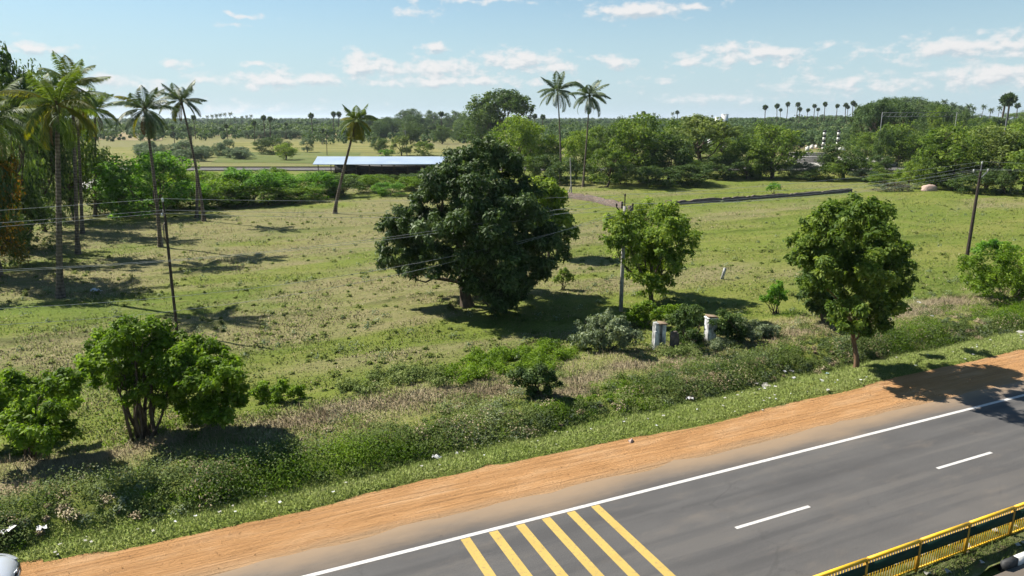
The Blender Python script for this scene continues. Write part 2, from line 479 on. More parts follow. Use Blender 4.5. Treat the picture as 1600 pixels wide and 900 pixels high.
# ------------------------------------------------------------------ asphalt, dirt, paint
def stvec(h):
    """position in road coordinates: x along the road, y across"""
    r = h.node('ShaderNodeVectorRotate', rotation_type='Z_AXIS'); h.put(r.inputs['Vector'], h.pos())
    r.inputs['Angle'].default_value = -math.atan2(RD[1], RD[0])
    return r.outputs[0]
m, h = mat('asphalt')
q = stvec(h)
sp = h.node('ShaderNodeSeparateXYZ'); h.put(sp.inputs[0], q)
streak = h.noise(h.scale(q, (.06, 1.1, 1)), 1.0, 5, .6)
patch_ = h.noise(q, .35, 4, .6)
speck = h.noise(q, 38, 3, .7)
c = h.ramp(h.math('MULTIPLY_ADD', patch_, .5, h.math('MULTIPLY', streak, .5)), [(.32, (.052, .050, .049)), (.68, (.088, .084, .080))])
c = h.mix(h.maprange(speck, .40, .68, 0, .42), c, (.16, .152, .142))
c = h.mix(h.maprange(speck, .5, .25, 0, .35), c, (.030, .030, .031))
# wheel paths polished darker, tyre marks
vc = h.node('ShaderNodeTexVoronoi', feature='DISTANCE_TO_EDGE'); vc.inputs['Scale'].default_value = .42
h.put(vc.inputs['Vector'], h.vmath('ADD', h.scale(q, (.55, 1, 0)), h.scale(h.noise(q, 1.4, 4, .7), (.9, .9, 0))))
ck = h.math('MULTIPLY', h.maprange(vc.outputs['Distance'], .016, .004), h.maprange(h.noise(q, .25, 3), .50, .60))
c = h.mix(h.math('MULTIPLY', ck, .22), c, (.026, .025, .025))
wp = h.noise(h.scale(q, (.03, .55, 1)), 2.2, 3, .5)
c = h.mix(h.maprange(wp, .50, .62, 0, .42), c, (.046, .045, .045))
c = h.mix(h.maprange(wp, .46, .36, 0, .30), c, (.135, .122, .108))
dn = h.noise(h.scale(q, (.25, .8, 1)), 1.0, 5, .65)
edge = h.math('MULTIPLY_ADD', h.math('SUBTRACT', dn, .5), 1.5, sp.outputs[1])
c = h.mix(h.maprange(edge, 17.3, 18.9, 0, .95), c, (.255, .180, .112))
c = h.mix(h.maprange(edge, 12.3, 11.2, 0, .55), c, (.17, .135, .10))
ms_ = h.noise(h.scale(q, (.5, 1.6, 1)), 1.5, 4, .75)
c = h.mix(h.maprange(ms_, .66, .74, 0, .55), c, (.026, .026, .027))
dd = h.noise(h.scale(q, (.35, 1, 1)), 1.2, 6, .7)
c = h.mix(h.maprange(dd, .50, .76, 0, .26), c, (.19, .155, .12))
out(h, principled(h, c, .85, .25, bump=speck, bstr=.25, bdist=.008)); M['asphalt'] = m

m, h = mat('orange_dirt')
q = stvec(h)
n1_ = h.noise(h.scale(q, (.35, 1.3, 1)), 1.0, 6, .62)
n2_ = h.noise(h.scale(q, (.6, 1, 1)), 9, 6, .8)
c = h.ramp(n1_, [(.25, (.325, .168, .068)), (.5, (.405, .220, .094)), (.75, (.475, .295, .155))])
tr_ = h.noise(h.scale(q, (.10, 3.4, 1)), 1.6, 4, .6)
tl_ = h.noise(h.scale(q, (.05, 6.5, 1)), 2.0, 5, .7, .3)
c = h.mix(h.maprange(tl_, .57, .64, 0, .40), c, (.20, .105, .048))
c = h.mix(h.maprange(tl_, .42, .34, 0, .35), c, (.36, .245, .15))
c = h.mix(h.maprange(tr_, .58, .70, 0, .55), c, (.21, .115, .050))
c = h.mix(h.maprange(n2_, .58, .75, 0, .40), c, (.44, .30, .185))
c = h.mix(h.maprange(n2_, .40, .25, 0, .5), c, (.17, .088, .04))
spd = h.node('ShaderNodeSeparateXYZ'); h.put(spd.inputs[0], q)
oe_ = h.math('MULTIPLY', h.maprange(spd.outputs[1], 20.3, 21.1), h.maprange(h.noise(h.scale(q, (.6, 2.5, 1)), 1.3, 4, .7), .56, .70))
c = h.mix(h.math('MULTIPLY', oe_, .6), c, (.17, .075, .032))
rw_ = h.math('MULTIPLY_ADD', h.math('SUBTRACT', h.noise(h.scale(q, (.12, 0, 0)), 1.0, 2), .5), 1.6, spd.outputs[1])
rut = h.math('POWER', h.math('ABSOLUTE', h.math('SINE', h.math('MULTIPLY', rw_, 4.2))), 14.0)
c = h.mix(h.math('MULTIPLY', h.math('MULTIPLY', rut, .35), h.maprange(n1_, .4, .6)), c, (.24, .125, .055))
ed_ = h.math('MULTIPLY_ADD', h.math('SUBTRACT', n1_, .5), 1.4, spd.outputs[1])
c = h.mix(h.maprange(ed_, 19.5, 18.5, 0, .75), c, (.29, .205, .125))
bh = h.math('MULTIPLY_ADD', n2_, .8, h.math('ADD', tr_, tl_))
out(h, principled(h, c, .95, .1, bump=bh, bstr=.9, bdist=.10)); M['dirt'] = m

def road_paint(name, col, worn):
    m, h = mat(name)
    q = stvec(h)
    n = h.noise(q, 9, 6, .75)
    n2 = h.noise(q, 1.2, 4, .6)
    n3 = h.noise(h.scale(q, (1, .3, 1)), 26, 3, .8)
    c = h.mix(h.maprange(n, .52, .68, 0, worn), col, (.12, .115, .105))
    c = h.mix(h.maprange(n3, .60, .72, 0, worn), c, (.13, .12, .11))
    c = h.mix(h.maprange(n2, .42, .7, 0, .35), c, tuple(k * .72 for k in col))
    out(h, principled(h, c, .7, .25))
    return m
M['paintwhite'] = road_paint('white_road_paint', (.52, .50, .47), .5)
M['paintyellow'] = road_paint('yellow_road_paint', (.44, .31, .085), .6)

# ------------------------------------------------------------------ ground
def axis(lo, hi, step, far_lo, far_hi, grow=1.22):
    a = list(np.arange(lo, hi, step))
    d = step
    x = a[-1]
    while x < far_hi: d *= grow; x += d; a.append(x)
    d = step; x = a[0]; pre = []
    while x > far_lo: d *= grow; x -= d; pre.append(x)
    return np.array(pre[::-1] + a)
sa = axis(-46, 66, .34, -14000, 14000, 1.1)
ta = axis(18.0, 62, .26, -2500, 16000, 1.08)
S_, T_ = np.meshgrid(sa, ta, indexing='ij')
X_, Y_ = xy(S_, T_)
Z_ = hgt(X_, Y_)
gV = np.stack([X_, Y_, Z_], -1).reshape(-1, 3)
ni, nj = S_.shape
i, j = np.meshgrid(np.arange(ni - 1), np.arange(nj - 1), indexing='ij')
gQ = np.stack([i * nj + j, (i + 1) * nj + j, (i + 1) * nj + j + 1, i * nj + j + 1], -1).reshape(-1, 4)

DRY = [(480, 655, 2.5, .7), (560, 634, 2.2, .8), (670, 618, 3.0, .8), (760, 612, 2.5, .7), (890, 612, 1.5, .6), (918, 592, 1.8, .7), (990, 570, 2.0, .7), (1062, 561, 2.2, .6), (1241, 520, 1.6, .8), (1300, 513, 1.5, .7),
       (1420, 488, 2.5, 1.2), (1475, 472, 2.2, 1.0), (130, 718, 2.2, .9), (9, 764, 1.2, .6), (235, 695, 1.5, .6)]
LUSH = [(430, 745, 3.0, .7), (560, 715, 3, .5), (850, 560, 3.0, 1.3), (1560, 480, 4, 1.5), (60, 620, 4, 2.0), (40, 480, 4, 2.5)]
def spots(x, y, L):
    s, t = st(x, y); r = np.zeros_like(s)
    for u, v, rs, rt in L:
        p = G(u, v); a, b = st(p[0], p[1])
        r = np.maximum(r, np.exp(-(((s - a) / rs) ** 2 + ((t - b) / rt) ** 2) * 1.2))
    return r
def q_of(x, y):
    s, t = st(x, y); return t - t_out(s)
def dry_mask(x, y):
    s, t = st(x, y)
    q = t - t_bank(s)
    d = spots(x, y, DRY) * 1.15
    band = sstep(2, 3.2, q) * (1 - sstep(5.5, 7.5, q)) * .28
    d = np.maximum(d, band)
    return np.clip(d * (0.45 + 1.1 * fbm(s * .5, t * .9, 77, 3)), 0, 1)
def lush_mask(x, y):
    s, t = st(x, y)
    q = t - t_out(s); q2 = t - t_bank(s)
    l = sstep(-1.0, -.5, q2) * (1 - sstep(.1, .5, q2)) * 1.0 + .45 * sstep(0, .4, q) * (1 - sstep(-1.2, -.6, q2))
    return np.clip(np.maximum(l, spots(x, y, LUSH)) * (0.5 + fbm(s * .4, t * .6, 55, 3)), 0, 1)
def brown_mask(x, y):
    """tired, purplish brown turf, mostly in the left half of the field"""
    s, t = st(x, y)
    n = fbm(s * .055, t * .16, 91, 4)
    side = 1 - .75 * sstep(-12, 22, x - (y - 45) * .12)
    return np.clip(sstep(.36, .57, n * (.55 + .6 * side)) * sstep(9, 15, q_of(x, y)) * (1 - sstep(120, 150, y)) + sstep(150, 200, y) * (.35 + .9 * fbm(x * .012, y * .012, 4, 3)), 0, 1.2)
gd = dry_mask(X_, Y_).ravel(); gl = lush_mask(X_, Y_).ravel(); gb_ = brown_mask(X_, Y_).ravel()

m, h = mat('field_turf')
p_ = h.pos(); q = stvec(h)
big = h.noise(h.scale(q, (.05, .11, 1)), 1.0, 4, .6)
mid = h.noise(h.scale(q, (.4, .9, 1)), 1.0, 5, .65)
fine = h.noise(h.scale(q, (1, 1.5, 1)), 3.2, 6, .75)
c = h.ramp(big, [(.30, (.098, .134, .022)), (.5, (.128, .156, .028)), (.70, (.172, .172, .044))])
c = h.mix(h.maprange(mid, .48, .72, 0, .45), c, (.195, .178, .070))
c = h.mix(h.maprange(mid, .42, .26, 0, .5), c, (.072, .115, .016))
br = h.math('MULTIPLY', h.attr('brown'), h.maprange(mid, .25, .6, .45, 1.0))
c = h.mix(h.math('MULTIPLY', br, .78), c, (.195, .168, .088))
c = h.mix(h.math('MULTIPLY', h.attr('lush'), .75), c, (.105, .160, .022))
c = h.mix(h.math('MULTIPLY', h.attr('dry'), .85), c, (.300, .240, .155))
c = h.mix(h.maprange(fine, .50, .30, 0, .75), c, (.040, .055, .014))
c = h.mix(h.math('MULTIPLY', h.attr('bund'), .6), c, (.055, .080, .016))
c = h.mix(h.maprange(fine, .58, .78, 0, .45), c, (.26, .24, .14))
bm = h.math('MULTIPLY_ADD', fine, .6, mid)
out(h, principled(h, c, .95, .08, bump=bm, bstr=.9, bdist=.16)); M['turf'] = m

geo = Geo(); geo.add(gV, gQ)
ground = geo.obj('ground', M['turf'], smooth=True); tag(ground, kind='structure')
for nm, dat in (('dry', gd), ('lush', gl), ('brown', gb_), ('bund', bund(X_, Y_).ravel())):
    at = ground.data.attributes.new(nm, 'FLOAT', 'POINT'); at.data.foreach_set('value', dat.astype(np.float32))

def sheet(name, s0, s1, t0, t1, z, material, ns=2, nt=2, fn=None):
    s, t = np.meshgrid(np.linspace(s0, s1, ns), np.linspace(t0, t1, nt), indexing='ij')
    if fn: t = fn(s, t)
    x, y = xy(s, t)
    V = np.stack([x, y, np.full_like(x, z)], -1).reshape(-1, 3)
    i, j = np.meshgrid(np.arange(ns - 1), np.arange(nt - 1), indexing='ij')
    Q = np.stack([i * nt + j, (i + 1) * nt + j, (i + 1) * nt + j + 1, i * nt + j + 1], -1).reshape(-1, 4)
    g_ = Geo(); g_.add(V, Q)
    return tag(g_.obj(name, material), kind='structure')
# dirt shoulder: an uneven graded strip
ds = np.arange(-60, 130, .16); dt = np.linspace(18.3, 23.9, 40)
S2, T2 = np.meshgrid(ds, dt, indexing='ij')
dz = -0.016 + sstep(18.9, 19.6, T2) * (-.012 + .06 * (fbm(S2 * .16, T2 * 2.2, 41, 3) - .5) + .03 * (fbm(S2 * 1.6, T2 * 1.6, 43, 3) - .5))
X2, Y2 = xy(S2, T2)
dz = np.where(T2 > t_out(S2) + .35, np.minimum(dz, hgt(X2, Y2) - .12), dz)
i, j = np.meshgrid(np.arange(len(ds) - 1), np.arange(len(dt) - 1), indexing='ij'); nj = len(dt)
geo = Geo(); geo.add(np.stack([X2, Y2, dz], -1).reshape(-1, 3), np.stack([i * nj + j, (i + 1) * nj + j, (i + 1) * nj + j + 1, i * nj + j + 1], -1).reshape(-1, 4))
tag(geo.obj('dirt_shoulder', M['dirt'], smooth=True), kind='structure')
# carriageways
sheet('road', -60, 130, 11.32, 18.75, 0.0, M['asphalt'], 300, 2, lambda s, t: np.where(t > 18, t + (fbm(s * .6, s * 0, 61) - .5) * .5, t))
sheet('road', -60, 130, 2.0, 9.93, 0.0, M['asphalt'])
sheet('edge_line', -60, 130, 17.47, 17.62, .005, M['paintwhite'])
for k in range(-8, 14):
    s0 = 14.0 + 9.04 * k
    sheet('lane_line', s0, s0 + 2.98, 14.53, 14.65, .005, M['paintwhite'])
for s0 in (6.40, 7.29, 8.17, 9.05, 9.92, 10.80):
    sheet('rumble_stripe', s0 - .145, s0 + .145, 11.6, 17.44, .005, M['paintyellow'])

# ------------------------------------------------------------------ leaf and plant makers
def leafquads(P, Nn, L, W, rng, droop=0.0, v=0.5, axis_=None):
    n = len(P)
    Nn = Nn / (np.linalg.norm(Nn, axis=1)[:, None] + 1e-9)
    r = rng.normal(size=(n, 3)) if axis_ is None else axis_
    a = r - Nn * np.sum(r * Nn, 1)[:, None]
    a /= np.linalg.norm(a, axis=1)[:, None] + 1e-9
    b = np.cross(Nn, a)
    L = np.broadcast_to(L, (n,))[:, None]; W = np.broadcast_to(W, (n,))[:, None]
    tip = P + a * L * .5; tip[:, 2] -= droop * L[:, 0]
    base = P - a * L * .5
    V = np.stack([base, P + b * W * .5 + Nn * W * .12, tip, P - b * W * .5 + Nn * W * .12], 1).reshape(-1, 3)
    Q = np.arange(4 * n).reshape(n, 4)
    return V, Q

def rdir(n, rng, up=0.0):
    d = rng.normal(size=(n, 3)); d[:, 2] += up
    return d / np.linalg.norm(d, axis=1)[:, None]

def add_crown(geo, lobes, n, leaf, rng, ratio=.45, sub=.30, dens=5.0, up=.35, droop=.12, m=0, vbias=0.0, flat=1.0):
    """lobes (x, y, z, r[, squash]); every lobe carries sub clumps, every sub clump leaves"""
    C = []; R = []; B = []
    for lb in lobes:
        r = lb[3]; sq = lb[4] if len(lb) > 4 else .8
        k = max(5, int(dens / (sub * sub) * .30))
        d = rdir(k, rng, .25)
        rr = r * (.25 + .80 * rng.random(k) ** .55)
        c = np.array(lb[:3]) + d * rr[:, None] * np.array([1, 1, sq])
        C.append(c); R.append(r * sub * (.45 + .9 * rng.random(k))); B.append(rng.normal(0, .13, k) + rng.normal(0, .06))
    C = np.concatenate(C); R = np.concatenate(R); B = np.concatenate(B)
    w = R ** 2; idx = rng.choice(len(C), n, p=w / w.sum())
    d = rdir(n, rng, .30)
    rad = R[idx] * (.25 + .95 * rng.random(n) ** .6)
    P = C[idx] + d * rad[:, None] * np.array([1.12, 1.12, .85 * flat]) + rng.normal(size=(n, 3)) * .05 * leaf / .2
    Nn = d * .6 + np.array([0, 0, up]) + rng.normal(size=(n, 3)) * .45
    s = leaf * (.4 + 1.15 * rng.random(n) ** 1.3)
    V, Q = leafquads(P, Nn, s, s * ratio, rng, droop, axis_=d + rng.normal(size=(n, 3)) * .55)
    f = np.clip(.5 + 1.15 * B[idx] + rng.normal(0, .18, n) + vbias, 0, 1)
    geo.add(V, Q, f, m)

def bend(a, b, n, rng, sag=0.1):
    a = np.asarray(a, float); b = np.asarray(b, float)
    t = np.linspace(0, 1, n)[:, None]
    L = np.linalg.norm(b - a)
    o1 = rng.normal(size=3) * L * sag
    return a + (b - a) * t + o1 * np.sin(t * math.pi) + rng.normal(size=3) * L * sag * .4 * np.sin(t * 2 * math.pi)

def add_wood(geo, base, fork, lobes, r0, rng, m=0, nmax=14, flare=1.35):
    P = bend(base, fork, 7, rng, .04)
    P[0] = base
    rr = np.linspace(r0, r0 * .72, 7); rr[0] *= flare; rr[1] *= 1.06
    geo.tube(P, rr, 9, m=m)
    for k in rng.permutation(len(lobes))[:nmax]:
        lb = lobes[k]
        st_ = P[rng.integers(4, 7)]
        e = np.array(lb[:3]) + np.array([0, 0, lb[3] * .2])
        B = bend(st_, e, 6, rng, .08)
        geo.tube(B, np.linspace(r0 * .46, r0 * .08, 6), 6, m=m)
        for _ in range(2):
            e2 = np.array(lb[:3]) + rdir(1, rng, .3)[0] * lb[3] * .85
            geo.tube(bend(B[3], e2, 5, rng, .1), np.linspace(r0 * .18, r0 * .03, 5), 5, m=m)

def lobes_px(L, Y, base, rng, depth=.6, ls=1.16):
    """lobes traced in photo pixels about a tree standing at distance Y, given real depth"""
    R = []
    for u, v, r, *dy in L:
        k = mpp(Y)
        d = dy[0] if dy else rng.normal(0, depth)
        p = A(u, v, Y + d)
        R.append((p[0] - base[0], p[1] - base[1], p[2] - base[2], r * k * ls))
    return R

def make_tree(name, base_px, L, n, leaf, mname, label, cat='tree', bark='bark', r0=.25, fork=None, seed=1, nmax=12, group=None, depth=.6, ls=1.16, **kw):
    rng = np.random.default_rng(seed)
    b = G(*base_px)
    lobes = lobes_px(L, b[1], b, rng, depth, ls)
    root = empty(name, b, 0, label, cat, group)
    g_ = Geo()
    if fork is None: fk = np.mean([l[:3] for l in lobes], 0) * np.array([.6, .6, .55])
    else:
        f_ = A(fork[0], fork[1], b[1]); fk = f_ - b
    add_wood(g_, (0, 0, -.15), fk, lobes, r0, rng, nmax=nmax)
    g_.obj('trunk', M[bark], root, smooth=True)
    c_ = Geo(); add_crown(c_, lobes, n, leaf, rng, **kw)
    c_.obj('crown', M[mname], root)
    return root, b, lobes

# ================================================================== the trees of the field
# the big mango
make_tree('mango_tree', (730, 478), [
    (755, 244, 32, 0), (722, 252, 28, 0), (788, 250, 28, 0), (698, 274, 28, -1), (722, 268, 34, -1), (786, 262, 34, .5), (690, 290, 32, -2), (750, 300, 46, -2.5), (802, 300, 40, 0), (668, 318, 30, -1.5), (648, 345, 30, -1.5), (622, 352, 28, -.5), (606, 388, 20, .5),
    (634, 385, 30, -1), (612, 412, 20, 0), (638, 415, 24, .3), (650, 408, 26, -1), (690, 360, 44, -3), (745, 360, 46, -4), (800, 350, 44, -3), (830, 340, 28, 0), (848, 365, 28, -1), (874, 372, 22, .5), (880, 395, 15, .5), (835, 395, 36, -2), (850, 420, 20, -1), (690, 402, 32, -2.5), (745, 422, 36, -3.5),
    (785, 415, 42, -4), (758, 445, 28, -2.5), (738, 442, 18, -2), (800, 438, 32, -2), (825, 425, 30, -1), (780, 462, 26, -2.5), (805, 455, 24, -2), (780, 484, 14, -2), (740, 300, 40, 3), (790, 330, 44, 4), (690, 350, 40, 3.5), (760, 390, 46, 4), (835, 390, 28, 3), (640, 372, 28, 3), (760, 340, 50, 1)],
    125000, .25, 'mango', 'huge dense dark green mango tree, the biggest tree in the field', bark='bark', r0=.42, fork=(722, 430), seed=11, ls=.97, ratio=.40, sub=.27, dens=5, up=.25, droop=.2)
make_tree('tree', (858, 402), [(850, 296, 17), (866, 312, 20), (878, 340, 18), (886, 362, 14), (856, 326, 22), (862, 356, 20), (842, 306, 18)], 9000, .34, 'neem',
          'pale yellow green young tree tucked behind the huge dark mango', r0=.12, seed=12, sub=.3)
make_tree('tree', (1018, 473), [(975, 355, 26, -2.3), (1010, 340, 26), (1045, 352, 28), (960, 375, 22, -2.4), (1000, 372, 34), (1040, 385, 30), (1068, 370, 20), (1072, 392, 14), (985, 395, 24, -2.0), (1015, 405, 32), (1048, 415, 22), (1010, 440, 22), (1035, 440, 18), (990, 425, 16)],
          26000, .23, 'neem', 'rounded yellow green tree with forked trunk beside the concrete pole and white pillars', r0=.17, fork=(1016, 440), seed=13, depth=1.3, sub=.28)
make_tree('tree', (1338, 574), [(1330, 328, 20), (1365, 335, 20), (1300, 345, 24), (1345, 355, 32), (1275, 365, 24), (1255, 385, 20), (1310, 385, 36), (1365, 385, 34), (1400, 400, 24), (1275, 405, 28), (1245, 405, 12), (1340, 425, 38), (1390, 430, 30), (1415, 415, 14),
          (1300, 430, 26), (1275, 440, 20), (1350, 465, 34), (1390, 465, 22), (1330, 490, 24), (1360, 500, 22), (1395, 485, 12), (1320, 510, 12), (1350, 515, 12)],
          62000, .20, 'rain', 'tall leaning roadside tree with bare slim reddish trunk standing on the grass verge', bark='barkred', r0=.13, fork=(1333, 510), seed=14, nmax=7, depth=1.2, sub=.26)
make_tree('tree', (1288, 505), [(1270, 440, 18), (1285, 455, 22), (1300, 470, 20), (1262, 460, 16), (1280, 480, 18), (1300, 490, 14)], 10000, .22, 'dark', 'low dark dusty leaved tree half hidden behind the leaning roadside tree',
          r0=.09, seed=15, depth=.7)
# multi stemmed tree at the left and the bush beside it
rng = np.random.default_rng(16)
b = G(232, 682)
root = empty('multi_stem_tree', b, 0, 'multi stemmed bright green tree near the verge, left of centre', 'tree')
LB = lobes_px([(205, 520, 24), (235, 518, 22), (170, 535, 24), (265, 535, 24), (150, 555, 22), (200, 548, 30), (240, 550, 30), (285, 560, 24), (140, 575, 16), (175, 575, 22), (215, 582, 26), (258, 582, 24), (290, 590, 20), (190, 600, 15), (238, 604, 17), (268, 602, 16), (160, 590, 15), (198, 622, 13, -.7), (250, 628, 13, -.4), (226, 612, 14, -.8), (278, 622, 14, 0)], b[1], b, rng, .9)
g_ = Geo()
for k in range(11):
    a = rng.normal(0, .2, 2); lb = LB[(k * 3) % len(LB)]
    B_ = bend((a[0] * 1.1, a[1], -.1), np.array(lb[:3]) * [.5, .6, .95] + rng.normal(0, .2, 3), 8, rng, .05)
    g_.tube(B_, np.linspace(.075, .018, 8) * (1 + .3 * rng.random()), 6)
    for _ in range(3):
        e = np.array(lb[:3]) + rdir(1, rng, .4)[0] * lb[3]
        g_.tube(bend(B_[5], e, 5, rng, .1), np.linspace(.025, .006, 5), 5)
g_.obj('trunk', M['bark'], root, smooth=True)
c_ = Geo(); add_crown(c_, LB, 24000, .17, rng, sub=.28, ratio=.42); c_.obj('crown', M['lush'], root)
make_tree('bush', (330, 668), [(310, 545, 20), (335, 560, 24), (355, 580, 22), (300, 575, 26), (330, 595, 30), (365, 605, 18), (305, 610, 26), (345, 630, 24), (375, 628, 12), (310, 640, 24), (340, 652, 18), (295, 640, 16)], 20000, .17, 'lush',
          'bright green leafy bush leaning against the multi stemmed tree', 'bush', r0=.05, seed=17, depth=.8, sub=.28)

# ------------------------------------------------------------------ shrubs
def shrub(name, px, L, n, leaf, mname, label, seed, cat='bush', depth=.6, group=None, **kw):
    rng = np.random.default_rng(seed)
    b = G(*px)
    lobes = lobes_px(L, b[1], b, rng, depth)
    root = empty(name, b, 0, label, cat, group)
    g_ = Geo()
    for k in range(min(9, len(lobes) * 2)):
        lb = lobes[k % len(lobes)]
        g_.tube(bend((rng.normal(0, .12), rng.normal(0, .12), -.08), np.array(lb[:3]) + rdir(1, rng, .4)[0] * lb[3] * .6, 6, rng, .1), np.linspace(.035, .008, 6), 5)
    g_.obj('stem', M['bark'], root, smooth=True)
    c_ = Geo(); add_crown(c_, lobes, n, leaf, rng, **kw); c_.obj('foliage', M[mname], root)
    return root
shrub('bush', (50, 715), [(20, 600, 26), (60, 600, 26), (95, 605, 22), (10, 635, 34), (55, 640, 36), (100, 640, 24), (20, 675, 32), (60, 680, 30), (95, 670, 20), (-30, 620, 30), (-30, 670, 34), (40, 702, 20)], 26000, .17, 'lush', 'wide bright green thicket at the lower left corner of the field', 21, depth=1.0)
shrub('bush', (835, 612), [(815, 590, 16), (840, 585, 18), (860, 600, 14), (832, 604, 14)], 8000, .12, 'dark', 'small dark rounded bush on the dry grass bank', 22, depth=.5)
def carpet(name, px, area, n, leaf, mname, label, seed, cat, hump=.35):
    rng = np.random.default_rng(seed); b = G(*px); root = empty(name, b, 0, label, cat); L = []
    for u, v, ru, rv, k in area:
        for _ in range(k):
            a = rng.random() * 6.28; r = math.sqrt(rng.random()); p = G(u + ru * r * math.cos(a), v + rv * r * math.sin(a))
            L.append((p[0] - b[0], p[1] - b[1], p[2] - b[2] + hump * (1.1 - r) * rng.uniform(.4, 1.1), rng.uniform(.26, .55), .6))
    c_ = Geo(); add_crown(c_, L, n, leaf, rng, sub=.42, dens=4); c_.obj('foliage', M[mname], root)
carpet('creeper_mound', (800, 580), [(790, 570, 75, 16, 46), (850, 556, 45, 14, 24), (725, 590, 35, 12, 14)], 34000, .10, 'lush', 'bright green creeper mound above the dry grass bank', 23, 'creeper', .55)
carpet('creeper_mound', (620, 600), [(640, 592, 60, 13, 26), (560, 606, 40, 10, 12)], 15000, .10, 'weed', 'dull green weedy mound at the left of the bright creeper mound', 37, 'creeper', .35)
carpet('weed_clump', (1062, 556), [(1062, 552, 42, 7, 16)], 6000, .09, 'weed', 'low weeds at the foot of the slotted white pillar', 38, 'weeds', .25)
carpet('weed_clump', (1112, 545), [(1115, 541, 36, 6, 12)], 5000, .09, 'dusty', 'low grey green weeds at the foot of the plain white pillar', 39, 'weeds', .25)
shrub('bush', (945, 548), [(920, 510, 16), (945, 500, 18), (970, 510, 16), (930, 530, 18), (958, 530, 20), (985, 528, 14), (905, 530, 12)], 11000, .14, 'dusty', 'grey green weedy shrub left of the white pillars', 24, depth=.8)
shrub('bush', (1010, 512), [(990, 490, 12), (1010, 485, 14), (1030, 492, 12), (1050, 488, 12), (1000, 500, 12), (1065, 495, 10)], 8000, .14, 'lush', 'fresh green bush behind the white pillar with terracotta cap', 25, depth=.6)
shrub('bush', (1082, 536), [(1062, 500, 13), (1078, 488, 14), (1090, 500, 12), (1075, 512, 15), (1060, 520, 13), (1085, 522, 12), (1070, 530, 12), (1092, 530, 9), (1050, 500, 10)], 12000, .12, 'dark', 'dark green bush growing around the plain white pillar', 26, depth=.6)
shrub('bush', (1150, 532), [(1130, 500, 14), (1145, 508, 16), (1135, 520, 14), (1158, 522, 14), (1122, 515, 10)], 8000, .12, 'dark', 'dark low bush just right of the plain white pillar', 36, depth=.5)
shrub('bush', (1185, 530), [(1160, 512, 14), (1185, 515, 14), (1205, 520, 12), (1178, 524, 10)], 5000, .13, 'dusty', 'dull grey shrub right of the plain white pillar', 27, depth=.5)
shrub('sapling', (1212, 490), [(1215, 448, 8), (1205, 460, 8), (1222, 460, 9), (1210, 470, 7), (1195, 465, 6)], 2200, .15, 'lime', 'slim bright green sapling in the open field behind the pillars', 28, 'sapling', .3)
shrub('sapling', (880, 452), [(880, 425, 7), (872, 436, 7), (888, 434, 7)], 1200, .16, 'rain', 'small sapling in the shade right of the huge mango', 29, 'sapling', .3)
shrub('sapling', (1208, 303), [(1208, 290, 6), (1203, 294, 5), (1214, 293, 5)], 700, .28, 'lime', 'tiny sapling in the far pasture behind the low brick wall', 30, 'sapling', .4)
shrub('creeper_mound', (1570, 470), [(1520, 420, 18), (1550, 410, 22), (1585, 405, 24), (1620, 410, 26), (1530, 440, 20), (1565, 435, 26), (1600, 440, 26), (1650, 430, 30), (1590, 458, 20), (1545, 455, 16), (1700, 430, 30)], 26000, .16, 'lush', 'large bright green creeper mound at the right edge beside the dark pole', 31, 'creeper', 1.2)
shrub('bush', (1545, 398), [(1530, 388, 12), (1555, 385, 12), (1575, 390, 12)], 3500, .2, 'lime', 'pale green low bush just behind the right creeper mound', 32)
shrub('bush', (430, 628), [(410, 612, 14), (435, 605, 14), (460, 612, 12), (430, 622, 12)], 5000, .13, 'lush', 'low green creeper patch right of the leafy bush', 33, depth=.6)

# ------------------------------------------------------------------ palms
def frond_geo(L, az, el0, droop, rng, leaf=.75, n=64, twist=0.0, width=.075):
    t = np.linspace(0, 1, 14)
    el = el0 - droop * t ** 1.25
    seg = L / 13
    h_ = np.array([math.cos(az), math.sin(az), 0])
    pts = np.zeros((14, 3))
    for k in range(1, 14):
        pts[k] = pts[k - 1] + seg * (h_ * math.cos(el[k]) + np.array([0, 0, math.sin(el[k])]))
    g_ = Geo()
    g_.tube(pts, np.linspace(.045, .010, 14), 4, f=.75)
    tt = np.linspace(.14, .995, n)
    c = np.stack([np.interp(tt, t, pts[:, a]) for a in range(3)], 1)
    e_ = np.interp(tt, t, el)
    fw = h_[None, :] * np.cos(e_)[:, None] + np.array([0, 0, 1.0])[None] * np.sin(e_)[:, None]
    side = np.cross(h_, [0, 0, 1.0])
    for sg in (-1, 1):
        ll = leaf * (np.sin(np.clip(tt * 1.05, 0, 1) * math.pi) ** .6 * .85 + .15) * (.85 + .3 * rng.random(n))
        dirv = side[None] * sg * .80 + fw * .55 + np.array([0, 0, -.42]) * (.5 + .8 * rng.random(n))[:, None]
        dirv /= np.linalg.norm(dirv, axis=1)[:, None]
        wv = fw * width * (.7 + .6 * rng.random(n))[:, None]
        tip = c + dirv * ll[:, None]; tip[:, 2] -= ll * .22
        mid = c + dirv * ll[:, None] * .5
        V = np.stack([c - wv * .3, mid - wv * .5, tip, mid + wv * .5], 1).reshape(-1, 3)
        g_.add(V, np.arange(4 * n).reshape(n, 4), np.clip(.5 + rng.normal(0, .14, n), 0, 1))
    return g_

